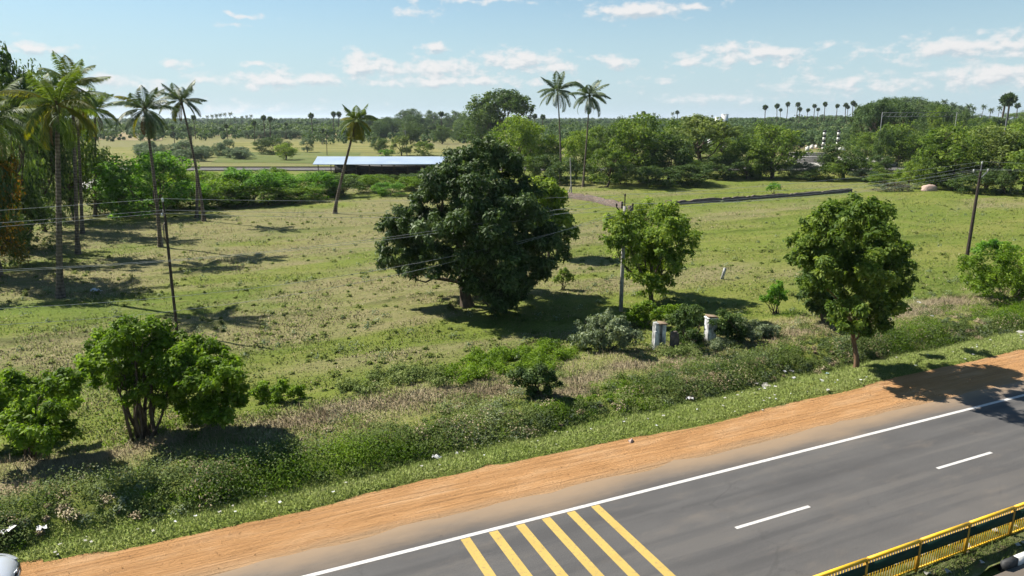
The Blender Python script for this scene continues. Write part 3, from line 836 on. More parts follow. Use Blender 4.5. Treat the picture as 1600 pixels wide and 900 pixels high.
def coconut(base_px, top_px, L, nf, label, seed, yellow=0.15, mats=('palm', 'palmyellow'), r=.16, young=0, wind=None, leaf=.8, dead=2, skirt=0.0, base=None, toppt=None, dist=0):
    rng = np.random.default_rng(seed)
    b = G(*base_px) if base is None else np.asarray(base, float)
    tp = A(*top_px, b[1] + rng.normal(0, .3)) if toppt is None else np.asarray(toppt, float)
    e = tp - b
    root = empty('coconut_palm', b, 0, label, 'palm tree', 'tall coconut palms')
    t = np.linspace(0, 1, 15)
    pts = np.stack([e[0] * (t ** 1.25), e[1] * t, e[2] * t], 1) + np.stack([np.sin(t * 3.1) * .12, np.sin(t * 2.2 + 1) * .1 - .08, t * 0], 1)
    pts[0] = (0, 0, -.2)
    rad = np.interp(t, [0, .04, .12, 1], [r * 1.9, r * 1.45, r * 1.1, r * .62])
    g_ = Geo(); g_.tube(pts, rad, 9)
    g_.obj('trunk', M['palmbark'], root, smooth=True)
    top = pts[-1]
    for k in range(nf):
        u = k / max(1, nf - 1)
        az = k * 2.39996 + rng.normal(0, .18)
        el0 = 1.40 - u * (1.80 + skirt) + rng.normal(0, .15)
        dr = .75 + .75 * u + rng.normal(0, .2)
        ll = L * (.80 + .25 * math.sin(min(1, u * 1.4 + .15) * math.pi * .6)) * (.92 + .16 * rng.random())
        fg = frond_geo(ll, az, el0, dr, rng, leaf, width=.07 + .045 * dist)
        mm = M[mats[1]] if rng.random() < yellow * (0.3 + 1.6 * u) else M[mats[0]]
        o = fg.obj('frond', mm, root); o.location = tuple(top + np.array([math.cos(az), math.sin(az), 0]) * .08)
    for k in range(dead):
        az = rng.random() * 6.28
        fg = frond_geo(L * .75, az, -.9, .9, rng, leaf * .6, 30)
        o = fg.obj('dead_frond', M['brownfrond'], root); o.location = tuple(top - np.array([0, 0, .2]))
    # crown shaft and nuts
    g_ = Geo(); g_.tube([top - (0, 0, .5), top, top + (0, 0, .5)], [r * .7, r * 1.15, r * .35], 7); g_.obj('crown_shaft', M['brownfrond'], root, smooth=True)
    return root
coconut((95, 465), (90, 165), 3.3, 22, 'tall coconut palm with yellow green fronds, nearest of the left palm cluster', 41, .42, leaf=.8, dead=1, r=.19)
coconut((122, 397), (113, 135), 3.3, 20, 'coconut palm directly behind the nearest yellow green palm of the left cluster', 42, .22, leaf=.8)
coconut((129, 365), (121, 178), 3.0, 16, 'coconut palm with the slenderest leaning trunk inside the left cluster', 43, .25, leaf=.75)
coconut((149, 338), (149, 172), 3.3, 18, 'coconut palm at the right end of the left cluster', 44, .40, leaf=.8)
coconut((251, 386), (227, 172), 2.9, 20, 'coconut palm with ragged brown skirt, left of a slim taller looking pair', 45, .18, leaf=.75, dead=5, skirt=.4, mats=('palmdark', 'palmyellow'))
coconut((319, 346), (284, 158), 2.9, 18, 'slender coconut palm whose base crosses a bare palm trunk', 46, .04, leaf=.75, mats=('palmdark', 'palmyellow'), dead=1)
coconut((523, 334), (557, 188), 2.7, 30, 'lone coconut palm leaning right in front of the long shed', 47, .45, leaf=.7, dead=2, r=.19, skirt=.9)
coconut((911, 292), (921, 150), 4.0, 19, 'coconut palm in full view, right of the pair rising above the far trees', 48, .02, leaf=.95, mats=('palmdark', 'palmyellow'), dead=3, dist=.8)
coconut((876, 285), (871, 142), 4.3, 19, 'coconut palm with hidden base, left of the pair rising above the far trees', 49, .02, leaf=1.0, mats=('palmdark', 'palmyellow'), dead=2, dist=.8)
coconut((-22, 430), (-18, 185), 4.6, 22, 'coconut palm mostly cut off by the left edge of the photo', 50, .10, leaf=.95)
b = G(307, 341); tp = A(306, 256, b[1])
g_ = Geo(); t = np.linspace(0, 1, 10)[:, None]
g_.tube((tp - b) * t + np.concatenate([np.sin(t * 3) * .1, 0 * t, 0 * t - .1], 1), np.interp(t[:, 0], [0, .1, 1], [.30, .20, .12]), 9)
o = g_.obj('palm_trunk', M['palmbark'], smooth=True); o.location = tuple(b); tag(o, 'bare dead palm trunk without crown beside the slender coconut palm', 'tree trunk')

# ------------------------------------------------------------------ palmyra palms far off (one mesh each, shared)
def palmyra_mesh(seed):
    rng = np.random.default_rng(seed)
    g_ = Geo(); g_.tube([(0, 0, -.5), (.2, 0, 5), (.1, .1, 11)], [.34, .26, .24], 6, m=0)
    n = 260
    d = rdir(n, rng, .25); P = np.array([0, 0, 12.0]) + d * (.75 + .75 * rng.random(n) ** 1.5)[:, None] * [1.1, 1.1, .85 + .06 * seed]
    V, Q = leafquads(P, np.cross(d, rng.normal(size=(n, 3))), 1.25, .55, rng, .05, axis_=d)
    g_.add(V, Q, np.clip(.5 + rng.normal(0, .15, n), 0, 1), 1)
    return g_.mesh('palmyra_palm', [M['bark'], M['palmdark']])
PALMYRA = [palmyra_mesh(k) for k in range(4)]
# ------------------------------------------------------------------ far fields, railway
def field_sheet(name, px, material, z=.05, n=14):
    a, b_, c_, d_ = [G(*p)[:2] for p in px]
    u, v = np.meshgrid(np.linspace(0, 1, n), np.linspace(0, 1, n), indexing='ij')
    P = (a[None, None] * ((1 - u) * (1 - v))[..., None] + b_[None, None] * (u * (1 - v))[..., None] + c_[None, None] * (u * v)[..., None] + d_[None, None] * ((1 - u) * v)[..., None])
    P = P + (np.stack([fbm(P[..., 0] * .05, P[..., 1] * .05, 7), fbm(P[..., 0] * .05, P[..., 1] * .05, 8)], -1) - .5) * 6
    Z = hgt(P[..., 0], P[..., 1]) + z
    i, j = np.meshgrid(np.arange(n - 1), np.arange(n - 1), indexing='ij')
    g_ = Geo(); g_.add(np.concatenate([P, Z[..., None]], -1).reshape(-1, 3), np.stack([i * n + j, (i + 1) * n + j, (i + 1) * n + j + 1, i * n + j + 1], -1).reshape(-1, 4))
    return tag(g_.obj(name, material, smooth=True), kind='structure')
def field_mat(name, a, b, c2):
    m, h = mat(name)
    q = stvec(h)
    n = h.noise(h.scale(h.pos(), (.02, .08, 1)), 1.0, 5, .6)
    n2 = h.noise(q, .6, 5, .7)
    c = h.ramp(h.math('MULTIPLY_ADD', n2, .35, h.math('MULTIPLY', n, .65)), [(.35, a), (.5, b), (.65, c2)])
    out(h, principled(h, c, .95, .05, bump=n2, bstr=.5, bdist=.2))
    return m
M['paddy'] = field_mat('ripening_paddy', (.11, .125, .036), (.17, .165, .055), (.24, .205, .085))
M['stubble'] = field_mat('stubble', (.15, .13, .06), (.25, .20, .11), (.34, .27, .17))
M['greenfield'] = field_mat('green_crop', (.075, .10, .030), (.11, .13, .042), (.15, .16, .06))
M['ballast'] = plain('railway_ballast', (.09, .085, .08), (.18, .17, .16), 3, .95, .1)
M['gravel'] = plain('pale_gravel', (.26, .25, .22), (.42, .40, .36), 2, .95, .1)
field_sheet('paddy_field', [(330, 254), (560, 256), (560, 238), (350, 238)], M['greenfield'], .06)
field_sheet('paddy_field', [(345, 238), (700, 238), (640, 221), (360, 222)], M['paddy'], .08)
field_sheet('paddy_field', [(150, 250), (225, 250), (230, 230), (150, 230)], M['paddy'], .07)
field_sheet('stubble_field', [(290, 212), (560, 214), (560, 205), (300, 204)], M['stubble'], .10)
field_sheet('stubble_field', [(130, 218), (250, 220), (250, 208), (130, 206)], M['stubble'], .10)
field_sheet('stubble_field', [(1235, 223), (1400, 223), (1380, 202), (1235, 202)], M['paddy'], .10)
field_sheet('stubble_field', [(1230, 233), (1400, 233), (1400, 223), (1230, 223)], M['stubble'], .09)
field_sheet('gravel_yard', [(120, 295), (205, 300), (205, 276), (130, 274)], M['gravel'], .09)
field_sheet('gravel_yard', [(1250, 262), (1395, 266), (1390, 246), (1250, 244)], M['gravel'], .09)
field_sheet('green_field', [(270, 198), (520, 198), (520, 193), (290, 193)], M['greenfield'], .12)

g_ = Geo()
yr = 171.0
g_.add([(-900, yr - 3.4, .10), (900, yr - 3.4, .10), (900, yr - 2.0, .5), (-900, yr - 2.0, .5)], [[0, 1, 2, 3]])
g_.add([(-900, yr - 2.0, .5), (900, yr - 2.0, .5), (900, yr + 2.6, .5), (-900, yr + 2.6, .5)], [[0, 1, 2, 3]])
g_.add([(-900, yr + 2.6, .5), (900, yr + 2.6, .5), (900, yr + 4, .10), (-900, yr + 4, .10)], [[0, 1, 2, 3]])
for dy in (-.84, .84):
    g_.box((0, yr + .3 + dy, .58), (900, .05, .08), m=1)
tag(g_.obj('railway_embankment', [M['ballast'], M['steel_dark']]), kind='structure')

# ------------------------------------------------------------------ generic trees beyond the field
def variant(kind, seed):
    """unit tree: height 1, width 1 -> (trunk mesh, crown mesh)"""
    rng = np.random.default_rng(seed); L = []
    if kind == 'round':
        for k in range(26):
            d = rdir(1, rng, .15)[0]; L.append((d[0] * .33, d[1] * .33, .54 + d[2] * .33, .15 + .05 * rng.random()))
        L.append((0, 0, .52, .28)); tr = .22
    elif kind == 'spread':
        for k in range(26):
            a = rng.random() * 6.28; r = .40 * math.sqrt(rng.random()); L.append((r * math.cos(a), r * math.sin(a), .68 + .18 * (1 - (r / .4) ** 2) + rng.normal(0, .05), .11 + .05 * rng.random()))
        for k in range(5):
            a = rng.random() * 6.28; L.append((.3 * math.cos(a), .3 * math.sin(a), .45 + .1 * rng.random(), .09))
        tr = .40
    elif kind == 'tall':
        for k in range(30):
            z = .18 + .74 * rng.random(); r = .30 * math.sin(min(1, (z - .05) / .9) * math.pi) ** .5 + .05
            a = rng.random() * 6.28; L.append((r * math.cos(a), r * math.sin(a), z, .12 + .05 * rng.random()))
        tr = .2
    elif kind == 'bush':
        for k in range(24):
            d = rdir(1, rng, .5)[0]; L.append((d[0] * .36, d[1] * .36, max(.10, .36 + d[2] * .42), .14 + .07 * rng.random()))
        tr = .08
    elif kind == 'feather':
        for k in range(34):
            a = rng.random() * 6.28; z = .12 + .76 * rng.random(); r = .40 * (1 - .55 * z) * (.5 + .6 * rng.random())
            L.append((r * math.cos(a), r * math.sin(a), z, .085 + .05 * rng.random(), 1.2))
        tr = .1
    g_ = Geo(); add_wood(g_, (0, 0, -.02), (rng.normal(0, .03), rng.normal(0, .03), tr + .06), L, .030 if kind != 'bush' else .014, rng, nmax=10)
    tm = g_.mesh('trunk', [M['bark']], True)
    c_ = Geo(); nn = {'feather': 9000}.get(kind, 9500)
    add_crown(c_, L, nn, .034 if kind != 'feather' else .030, rng, ratio=.55, sub=.34, dens=4.2)
    return tm, c_.mesh('crown', [M['rain']])
VAR = {}
for kd, cnt in (('round', 3), ('spread', 2), ('tall', 3), ('bush', 3), ('feather', 2)):
    VAR[kd] = [variant(kd, 100 + 7 * k + len(kd)) for k in range(cnt)]
vr = random.Random(5)
def place_tree(u, vb, vt, w, kind, mname, label, group=None, name=None, cat=None, far=1.0, pick=None, b=None):
    b = G(u, vb) if b is None else np.asarray(b, float)
    top = A(u, vt, b[1])[2]
    hgt_ = max(.6, top - b[2]); wid = w * mpp(b[1])
    tm, cm = VAR[kind][(pick if pick is not None else vr.randrange(99)) % len(VAR[kind])]
    is_b = kind == 'bush'
    root = empty(name or ('bush' if is_b else 'tree'), b, vr.random() * 6.28, label, cat or ('bush' if is_b else 'tree'), group)
    root.scale = (wid, wid * (.85 + .3 * vr.random()), hgt_)
    for nm, me, mm in (('trunk' if not is_b else 'stem', tm, None), ('crown' if not is_b else 'foliage', cm, M[mname])):
        o = bpy.data.objects.new(nm, me); COL.objects.link(o); o.parent = root
        if mm is not None:
            o.material_slots[0].link = 'OBJECT'; o.material_slots[0].material = mm
    return root

# left edge: the dark grove
for a in [(-60, 440, 40, 190, 'tall', 'dark', 'tall dark tree cut off by the left edge of the photo'),
          (22, 395, 62, 120, 'tall', 'dark', 'tallest dark tree of the grove at the left edge'),
          (70, 362, 98, 110, 'round', 'dark', 'dark tree of the left grove directly behind the yellow green coconut palm'),
          (118, 345, 120, 110, 'round', 'rain', 'green tree at the back right of the left grove'),
          (2, 432, 222, 95, 'round', 'flame', 'small tree with orange blossom at the left edge'),
          (45, 385, 290, 120, 'bush', 'dark', 'dark undergrowth bush under the left grove'),
          (-10, 420, 300, 120, 'bush', 'dark', 'dark leafy bush below the orange blossoming tree'),
          (150, 333, 215, 80, 'bush', 'dark', 'dark bush right of the left palm cluster'),
          (95, 345, 270, 80, 'bush', 'dark', 'shaded bush between the trunks of the left palm cluster')]:
    place_tree(*a)
for (x, y, h_, w_) in ((-47.0, 47.5, 11.5, 9.5), (-52, 56, 13, 10), (-43, 38.5, 5.0, 6)):
    b = (x, y, float(hgt(x, y))); r_ = place_tree(0, 0, 0, 10, 'round', 'dark', 'tree of the grove just beyond the left edge', 'trees beyond the left edge', b=b)
    r_.scale = (w_, w_, h_)
place_tree(240, 336, 226, 150, 'bush', 'lime', 'feathery lime green tree behind the left coconut palms')
HB = 'bright green bushes along the far edge of the field'
for u, vb, vt, w_, mt in [(300, 326, 276, 90, 'lime'), (345, 322, 264, 100, 'lush'), (395, 318, 258, 105, 'lime'), (205, 330, 262, 80, 'lime'), (275, 325, 255, 80, 'lush'), (180, 322, 270, 60, 'dark'), (450, 314, 262, 95, 'lime'), (495, 310, 264, 90, 'lime'), (190, 335, 288, 80, 'lime'), (255, 328, 300, 80, 'lush'),
                          (420, 320, 288, 90, 'lush'), (365, 322, 292, 80, 'lush'), (470, 316, 288, 80, 'lush'), (585, 300, 270, 70, 'lush'), (650, 298, 272, 70, 'lush'), (610, 305, 282, 60, 'lime'), (690, 296, 274, 60, 'lush'),
                          (320, 308, 262, 70, 'lush'), (375, 302, 256, 60, 'lime'), (430, 300, 258, 60, 'lush'), (215, 318, 290, 60, 'lush')]:
    place_tree(u, vb, vt, w_, 'bush', mt, 'bright green bush in the hedge row along the far edge of the field', HB)
for u, vb, vt, w_, mt in [(520, 290, 268, 60, 'rain'), (560, 292, 270, 60, 'lush'), (600, 290, 270, 60, 'rain'), (640, 290, 269, 60, 'dark'), (680, 290, 270, 60, 'lush')]:
    place_tree(u, vb, vt, w_, 'bush', mt, 'low bush along the open front of the long shed', 'bushes before the long shed')
for u, vb, vt, w_, mt, lb in [(540, 306, 268, 80, 'dark', 'dark bush at the foot of the lone leaning palm, before the shed'), (505, 300, 264, 60, 'rain', 'mid green bush at the left end of the shed'),
                              (720, 300, 262, 60, 'dark', 'dark bush between the shed and the huge mango')]:
    place_tree(u, vb, vt, w_, 'bush', mt, lb)
# right of centre: the wooded edge of the pasture
for a in [(808, 276, 180, 98, 'round', 'neem', 'round yellow green tree rising behind the huge mango'),
          (785, 238, 138, 120, 'spread', 'dark', 'huge dark tree on the skyline above the mango, with ragged right side'),
          (752, 240, 160, 80, 'round', 'dark', 'dark tree joined to the left of the huge skyline tree'),
          (862, 276, 210, 50, 'round', 'rain', 'green tree just left of the palm pair trunks'),
          (900, 280, 204, 60, 'round', 'neem', 'small yellow green tree between the trunks of the palm pair'),
          (880, 288, 240, 60, 'bush', 'dark', 'dark thicket behind the leaning grey post'),
          (948, 292, 234, 72, 'tall', 'rain', 'pointed green bush tree right of the palm pair'),
          (1000, 284, 178, 108, 'round', 'rain', 'large bright topped green tree right of the palm pair'),
          (968, 280, 182, 60, 'round', 'dark', 'dark tree between the palm pair and the large green tree'),
          (1045, 286, 210, 95, 'round', 'dark', 'dark lower tree in the middle of the wooded pasture edge'),
          (1090, 276, 178, 115, 'spread', 'olive', 'olive spreading tree with bare limbs showing below its crown'),
          (1075, 290, 252, 80, 'bush', 'dark', 'dark drooping bush at the foot of the olive spreading tree'),
          (1020, 292, 256, 90, 'bush', 'dark', 'dark bush skirting the large green tree'),
          (1130, 280, 238, 80, 'bush', 'dark', 'dark bush right of the olive spreading tree'),
          (1205, 279, 190, 112, 'round', 'rain', 'broad green tree in front of the pale concrete slabs'),
          (1165, 280, 215, 60, 'bush', 'rain', 'green bush left of the broad tree by the concrete slabs'),
          (1250, 280, 250, 50, 'bush', 'greyleaf', 'grey thin bush right of the broad tree by the concrete slabs'),
          (1318, 280, 219, 86, 'round', 'dark', 'dark round tree in front of the striped posts'),
          (1290, 282, 250, 60, 'bush', 'rain', 'lower green bush left of the dark round tree'),
          (1402, 264, 189, 84, 'round', 'rain', 'green tree with sunlit top behind the yellow green bush'),
          (1420, 294, 252, 50, 'round', 'neem', 'small yellow green bush tree at the edge of the right pasture'),
          (1378, 290, 268, 60, 'bush', 'rain', 'low green bush beside the brush pile'),
          (1490, 296, 192, 120, 'round', 'rain', 'broad green tree with bright top, left of the right pole head'),
          (1540, 298, 196, 120, 'round', 'olive', 'broad olive green tree behind the right pole head'),
          (1600, 300, 198, 120, 'round', 'rain', 'broad green tree cut off by the right edge of the photo'),
          (1460, 296, 232, 70, 'round', 'rain', 'small green tree left of the broad bright topped one'),
          (1570, 304, 255, 80, 'bush', 'dark', 'dark bush under the trees right of the right pole head'),
          (1650, 310, 210, 140, 'round', 'rain', 'tree just beyond the right edge of the photo'),
          (1520, 302, 262, 70, 'bush', 'dark', 'dark bush just behind the right pole head'),
          (1470, 292, 262, 60, 'bush', 'rain', 'green bush behind the pale pink boulder')]:
    place_tree(*a)
for k, (u, vb, vt, w_, mt) in enumerate([(1100, 276, 246, 60, 'dark'), (1150, 276, 244, 60, 'rain'), (1185, 277, 252, 50, 'dark'), (1232, 277, 250, 50, 'dark'), (1345, 276, 246, 60, 'rain'), (1375, 270, 240, 50, 'dark'), (1440, 284, 240, 60, 'dark'),
        (1465, 290, 250, 60, 'dark'), (1350, 284, 262, 50, 'greyleaf'), (1255, 282, 262, 50, 'dark'), (970, 288, 252, 60, 'dark'), (1010, 286, 240, 60, 'dark'), (1060, 284, 236, 70, 'rain'), (930, 286, 250, 50, 'dark'), (850, 284, 236, 60, 'dark'), (820, 284, 240, 50, 'rain')]):
    place_tree(u, vb, vt, w_, 'bush', mt, 'bush filling the wooded edge of the right pasture', 'bushes along the wooded edge of the pasture')
for k, (u, vb, vt, w_, mt, kd) in enumerate([(930, 262, 196, 70, 'rain', 'round'), (975, 262, 188, 70, 'olive', 'tall'), (1130, 262, 200, 60, 'rain', 'round'), (1170, 258, 198, 60, 'dark', 'round'), (1060, 262, 186, 70, 'rain', 'tall'), (1350, 256, 206, 60, 'rain', 'round'), (1445, 262, 200, 70, 'dark', 'round'),
        (1475, 262, 196, 70, 'rain', 'round'), (1530, 262, 190, 80, 'rain', 'round'), (1575, 262, 192, 80, 'neem', 'round'), (1620, 262, 190, 80, 'rain', 'tall'), (830, 262, 205, 70, 'rain', 'round'), (1625, 262, 200, 40, 'rain', 'bush')]):
    place_tree(u, vb, vt, w_, kd, mt, 'tree of the second row inside the wooded pasture edge', 'second row of trees in the pasture wood', name='tree', cat='tree')
# beyond the railway
for a in [(428, 241, 212, 64, 'bush', 'dark', 'wide dark bush in the paddy beyond the railway'),
          (447, 250, 223, 40, 'round', 'neem', 'small yellow green tree beside the wide dark bush in the paddy'),
          (480, 238, 216, 24, 'tall', 'greyleaf', 'small grey tree right of the yellow green one in the paddy'),
          (594, 240, 214, 36, 'round', 'dark', 'dark round tree behind the shed roof'),
          (628, 243, 210, 40, 'tall', 'olive', 'olive tree beside the concrete pole behind the shed roof'),
          (662, 243, 218, 38, 'bush', 'rain', 'green bush behind the shed roof, right of the concrete pole'),
          (604, 245, 232, 26, 'bush', 'lime', 'little bright bush behind the shed roof'),
          (1108, 252, 225, 60, 'bush', 'rain', 'green bush by the white tank')]:
    place_tree(*a)
GP = 'grey green trees of the plantation patch'
pr = random.Random(8)
for k in range(30):
    u = pr.uniform(222, 385); vb = pr.uniform(236, 258)
    if u > 335 and vb > 250: continue
    place_tree(u, vb, vb - pr.uniform(16, 24), pr.uniform(22, 34), 'bush' if k % 3 else 'tall', 'greyleaf', 'grey green tree in the dense plantation patch beyond the railway', GP, name='tree', cat='tree')
GH = 'grey bushes of the long hedge'
for k in range(14):
    u = 386 + k * 7.4
    place_tree(u, 217, 201 + pr.uniform(-1, 2), 17, 'bush', 'greyleaf', 'grey bush in the long hedge beyond the paddy', GH)
GD = 'dark trees of the wooded band behind the shed'
for k in range(34):
    u = pr.uniform(575, 760); vb = pr.uniform(203, 226)
    place_tree(u, vb, vb - pr.uniform(18, 34), pr.uniform(26, 44), pr.choice(['round', 'round', 'tall', 'bush']), pr.choice(['dark', 'dark', 'far', 'rain']), 'dark tree in the wooded band behind the shed', GD, name='tree', cat='tree')
GR = 'scrub trees of the plain on the right'
for k in range(70):
    u = pr.uniform(905, 1500); vb = pr.uniform(193, 214)
    if 1240 < u < 1385 and vb > 200: vb = pr.uniform(191, 200)
    place_tree(u, vb, vb - pr.uniform(8, 16), pr.uniform(18, 40), pr.choice(['round', 'bush', 'bush']), pr.choice(['far', 'dark', 'rain', 'far']), 'scrub tree on the far plain behind the pasture wood', GR, name='tree', cat='tree')
GHL = 'tall dark trees of the wooded rise on the right'
for k in range(36):
    u = pr.uniform(1350, 1475); c_ = 1 - ((u - 1410) / 75) ** 2
    vb = pr.uniform(197, 203)
    place_tree(u, vb, 176 - 27 * max(0, c_) * pr.uniform(.45, 1.05), pr.uniform(44, 70), pr.choice(['round', 'spread', 'round']), pr.choice(['dark', 'far', 'dark']), 'tall dark tree of the dense wooded rise on the right', GHL, name='tree', cat='tree')
for k in range(30):
    u = pr.uniform(1455, 1660); vb = pr.uniform(198, 212)
    place_tree(u, vb, pr.uniform(162, 184), pr.uniform(34, 54), pr.choice(['round', 'spread', 'bush']), pr.choice(['dark', 'far', 'rain']), 'dark tree right of the wooded rise', 'dark trees right of the wooded rise', name='tree', cat='tree')

# far coconut palms and palmyras on the skyline: one mesh each
def far_coconut_mesh(seed):
    rng = np.random.default_rng(seed); g_ = Geo()
    g_.tube([(0, 0, -.5), (.3, 0, 6), (.5 + rng.normal(0, .4), .2, 12)], [.26, .2, .16], 5)
    t = g_.V[0][-1]
    for k in range(15):
        f = frond_geo(2.7, k * 2.4, 1.3 - k * .11, 1.2 + .04 * k, rng, .8, 9, width=.4)
        g_.add(np.concatenate(f.V) + np.array([.5, .2, 12]), np.concatenate(f.Q), np.concatenate(f.F), 1)
    return g_.mesh('coconut_palm', [M['bark'], M['palmdark']])
FARCOCO = [far_coconut_mesh(k + 50) for k in range(3)]
def skyline(me, u, Y, vt, h0, name, label, cat, group, x=None):
    p = A(u, vt, Y); z = float(hgt(p[0], p[1]))
    s = max(.35, (p[2] - z) / h0)
    o = bpy.data.objects.new(name, me); COL.objects.link(o); o.location = (p[0], p[1], z); o.scale = (s * .85, s * .85, s); o.rotation_euler = (math.sin(u * 5.1) * .05, math.sin(u * 3.3) * .05, u * 1.7)
    return tag(o, label, cat, group)
PG = 'palmyra palms in a row on the right skyline'
for u, vt in [(1197, 162), (1217, 160), (1221, 168), (1231, 158), (1246, 158), (1251, 166), (1262, 168), (1274, 161), (1280, 167), (1291, 158), (1309, 161), (1324, 159), (1326, 163), (1335, 156), (1339, 160), (1358, 161)]:
    skyline(PALMYRA[int(u) % 4], u, 520 + (u % 9) * 12, vt, 14.0, 'palmyra_palm', 'palmyra palm in the thin row on the right skyline', 'palm tree', PG)
skyline(PALMYRA[0], 1572, 270, 143, 14.0, 'palmyra_palm', 'left palmyra of the tall pair at the right edge', 'palm tree', None)
skyline(PALMYRA[1], 1581, 262, 141, 14.0, 'palmyra_palm', 'right palmyra of the tall pair at the right edge', 'palm tree', None)
skyline(PALMYRA[2], 1594, 480, 159, 14.0, 'palmyra_palm', 'lone small palmyra at the far right of the skyline', 'palm tree', None)
PL = 'palmyra palms scattered over the left plain'
for u, vt, Y in [(487, 175, 420), (519, 173, 480), (527, 173, 480), (420, 180, 360), (412, 178, 380), (395, 187, 330), (354, 192, 330), (297, 196, 330), (302, 178, 420), (270, 194, 320), (688, 172, 430), (503, 200, 330), (445, 190, 420), (1006, 172, 520), (1060, 171, 560), (836, 176, 420), (846, 177, 420)]:
    skyline(PALMYRA[int(u) % 4], u, Y, vt, 14.0, 'palmyra_palm', 'palmyra palm standing on the plain beyond the railway', 'palm tree', PL)
CG = 'coconut palms on the far skyline'
for k, u in enumerate([205, 218, 236, 322, 331, 338, 344, 352, 359, 368, 377, 384, 392, 560, 570, 640, 655, 668, 680, 983, 990, 1000, 1012, 1022, 1050, 1070, 1100, 1112, 1468, 1480, 1488, 1500, 1512, 1524, 1536, 1548, 1562, 1440, 1395]):
    big_ = 1385 < u < 1570
    skyline(FARCOCO[k % 3], u, (430 if big_ else 760) + (k * 37) % 90, (152 if 1385 < u < 1500 else 160) + (k * 5) % 8 if big_ else 174 + (k * 7) % 8, 14.0, 'coconut_palm', 'small coconut palm on the dark skyline of the plain', 'palm tree', CG)

# the far wood: one mass nobody could count
rng = np.random.default_rng(77)
def wood(name, label, n, Y0, Y1, umin, umax, hmin, hmax, nl, ls, mname, thr=0.0, seed=0):
    rng = np.random.default_rng(seed)
    Yv = Y0 * (Y1 / Y0) ** rng.random(n); u = rng.uniform(umin, umax, n)
    x = (u - 800) / FPX * Yv * math.cos(PITCH); y = Yv
    keep = fbm(x * .006, y * .004, seed + 5, 3) > thr
    x, y = x[keep], y[keep]; n = len(x)
    z = hgt(x, y); h_ = rng.uniform(hmin, hmax, n) * (.75 + .5 * fbm(x * .01, y * .01, seed, 2)); r = h_ * rng.uniform(.35, .6, n)
    idx = np.repeat(np.arange(n), nl)
    d = rdir(len(idx), rng, .5); rad = .55 + .45 * rng.random(len(idx))
    P = np.stack([x[idx] + d[:, 0] * r[idx] * rad, y[idx] + d[:, 1] * r[idx] * rad, z[idx] + h_[idx] * (.5 + .46 * d[:, 2] * rad)], 1)
    V, Q = leafquads(P, d + rng.normal(size=d.shape) * .5 + [0, 0, .4], ls * (.6 + .8 * rng.random(len(idx))) * (1 + .0006 * y[idx]), ls * .65 * (1 + .0006 * y[idx]), rng, .1)
    g_ = Geo(); g_.add(V, Q, np.clip(.5 + rng.normal(0, .16, n)[idx] + rng.normal(0, .12, len(idx)), 0, 1))
    return tag(g_.obj(name, M[mname]), label, 'woodland', kind='stuff')
wood('far_woodland', 'low dark belt of far woodland along the whole horizon', 4200, 760, 3200, -250, 1850, 6, 11, 60, 1.9, 'far', .25, 3)
wood('far_woodland', 'dark clumps of trees beyond the left paddies', 1500, 430, 820, -250, 930, 4, 8.5, 70, 1.3, 'dark', .40, 9)
wood('scrub', 'scattered green scrub over the plain beyond the railway', 3600, 290, 900, 850, 1780, 2.5, 6.5, 60, 1.1, 'far', .30, 4)
wood('scrub', 'sparse dry scrub over the left plain beyond the railway', 900, 330, 900, -150, 880, 1.5, 5.0, 60, .9, 'far', .42, 6)
# ================================================================== built things
# ------------------------------------------------------------------ long shed
b0 = G(496, 280)
YS = b0[1]; xl = b0[0]; xr = A(716, 280, YS)[0] + 3
root = empty('long_shed', ((xl + xr) / 2, YS + 5, 0.1), 0, 'long open shed with pale blue metal roof behind the bushes', 'shed')
hx = (xr - xl) / 2
ez = A(560, 255.5, YS)[2] - .1; rz_ = A(560, 244.5, YS + 7)[2] - .1
M['roof'] = plain('pale_blue_metal_roof', (.24, .31, .40), (.32, .39, .48), .25, .55, .4, 0, .05)
g_ = Geo()
for sg in (1,):
    g_.add([(-hx - .6, -5.6, ez - .08), (hx + .6, -5.6, ez - .08), (hx + .2, 2, rz_), (-hx - .2 + 1.0 - 2.4, 2, rz_)], [[0, 1, 2, 3]])
    g_.add([(-hx - 1.6, 2, rz_), (hx + .2, 2, rz_), (hx + .6, 9.4, ez - .08), (-hx - .6, 9.4, ez - .08)], [[0, 1, 2, 3]])
    g_.box((0, -5.62, ez - .14), (hx + .6, .03, .08))
g_.obj('roof', M['roof'], root)
g_ = Geo(); g_.add([(-hx - .2, -5.2, ez - .1), (-hx - .2, 9.0, ez - .1), (-hx - .2, 2, rz_ - .1), (-hx - .2, 2, rz_ - .1)], [[0, 1, 2, 3]]); g_.obj('gable', M['timber'], root)
for k in range(13):
    x = -hx + .3 + k * (2 * hx - .6) / 12
    for y in (-5.0, 8.8):
        g_ = Geo(); g_.tube([(x, y, -.3), (x, y, ez - .1)], .09, 6); g_.obj('post', M['timber'], root)
g_ = Geo(); g_.box((0, 8.9, .85), (hx - .2, .12, .95)); g_.obj('back_wall', M['black_paint'], root)
for k in range(9):
    x = xl + 3 + k * (xr - xl - 5) / 9
    g_ = Geo(); rng = np.random.default_rng(k + 900)
    for q in range(8):
        g_.box((rng.uniform(-1.3, 1.3), rng.uniform(-1.2, 1.2), .2 + .22 * (q // 2)), (rng.uniform(.9, 1.5), .35, .1), rotz(rng.normal(0, .15)))
    o = g_.obj('timber_stack', M['timber']); o.location = (x, YS + 5 + (k % 3) * 1.5, .15); tag(o, 'dark stack of stored material in the shade under the long shed', 'stack', 'stacks stored under the long shed')

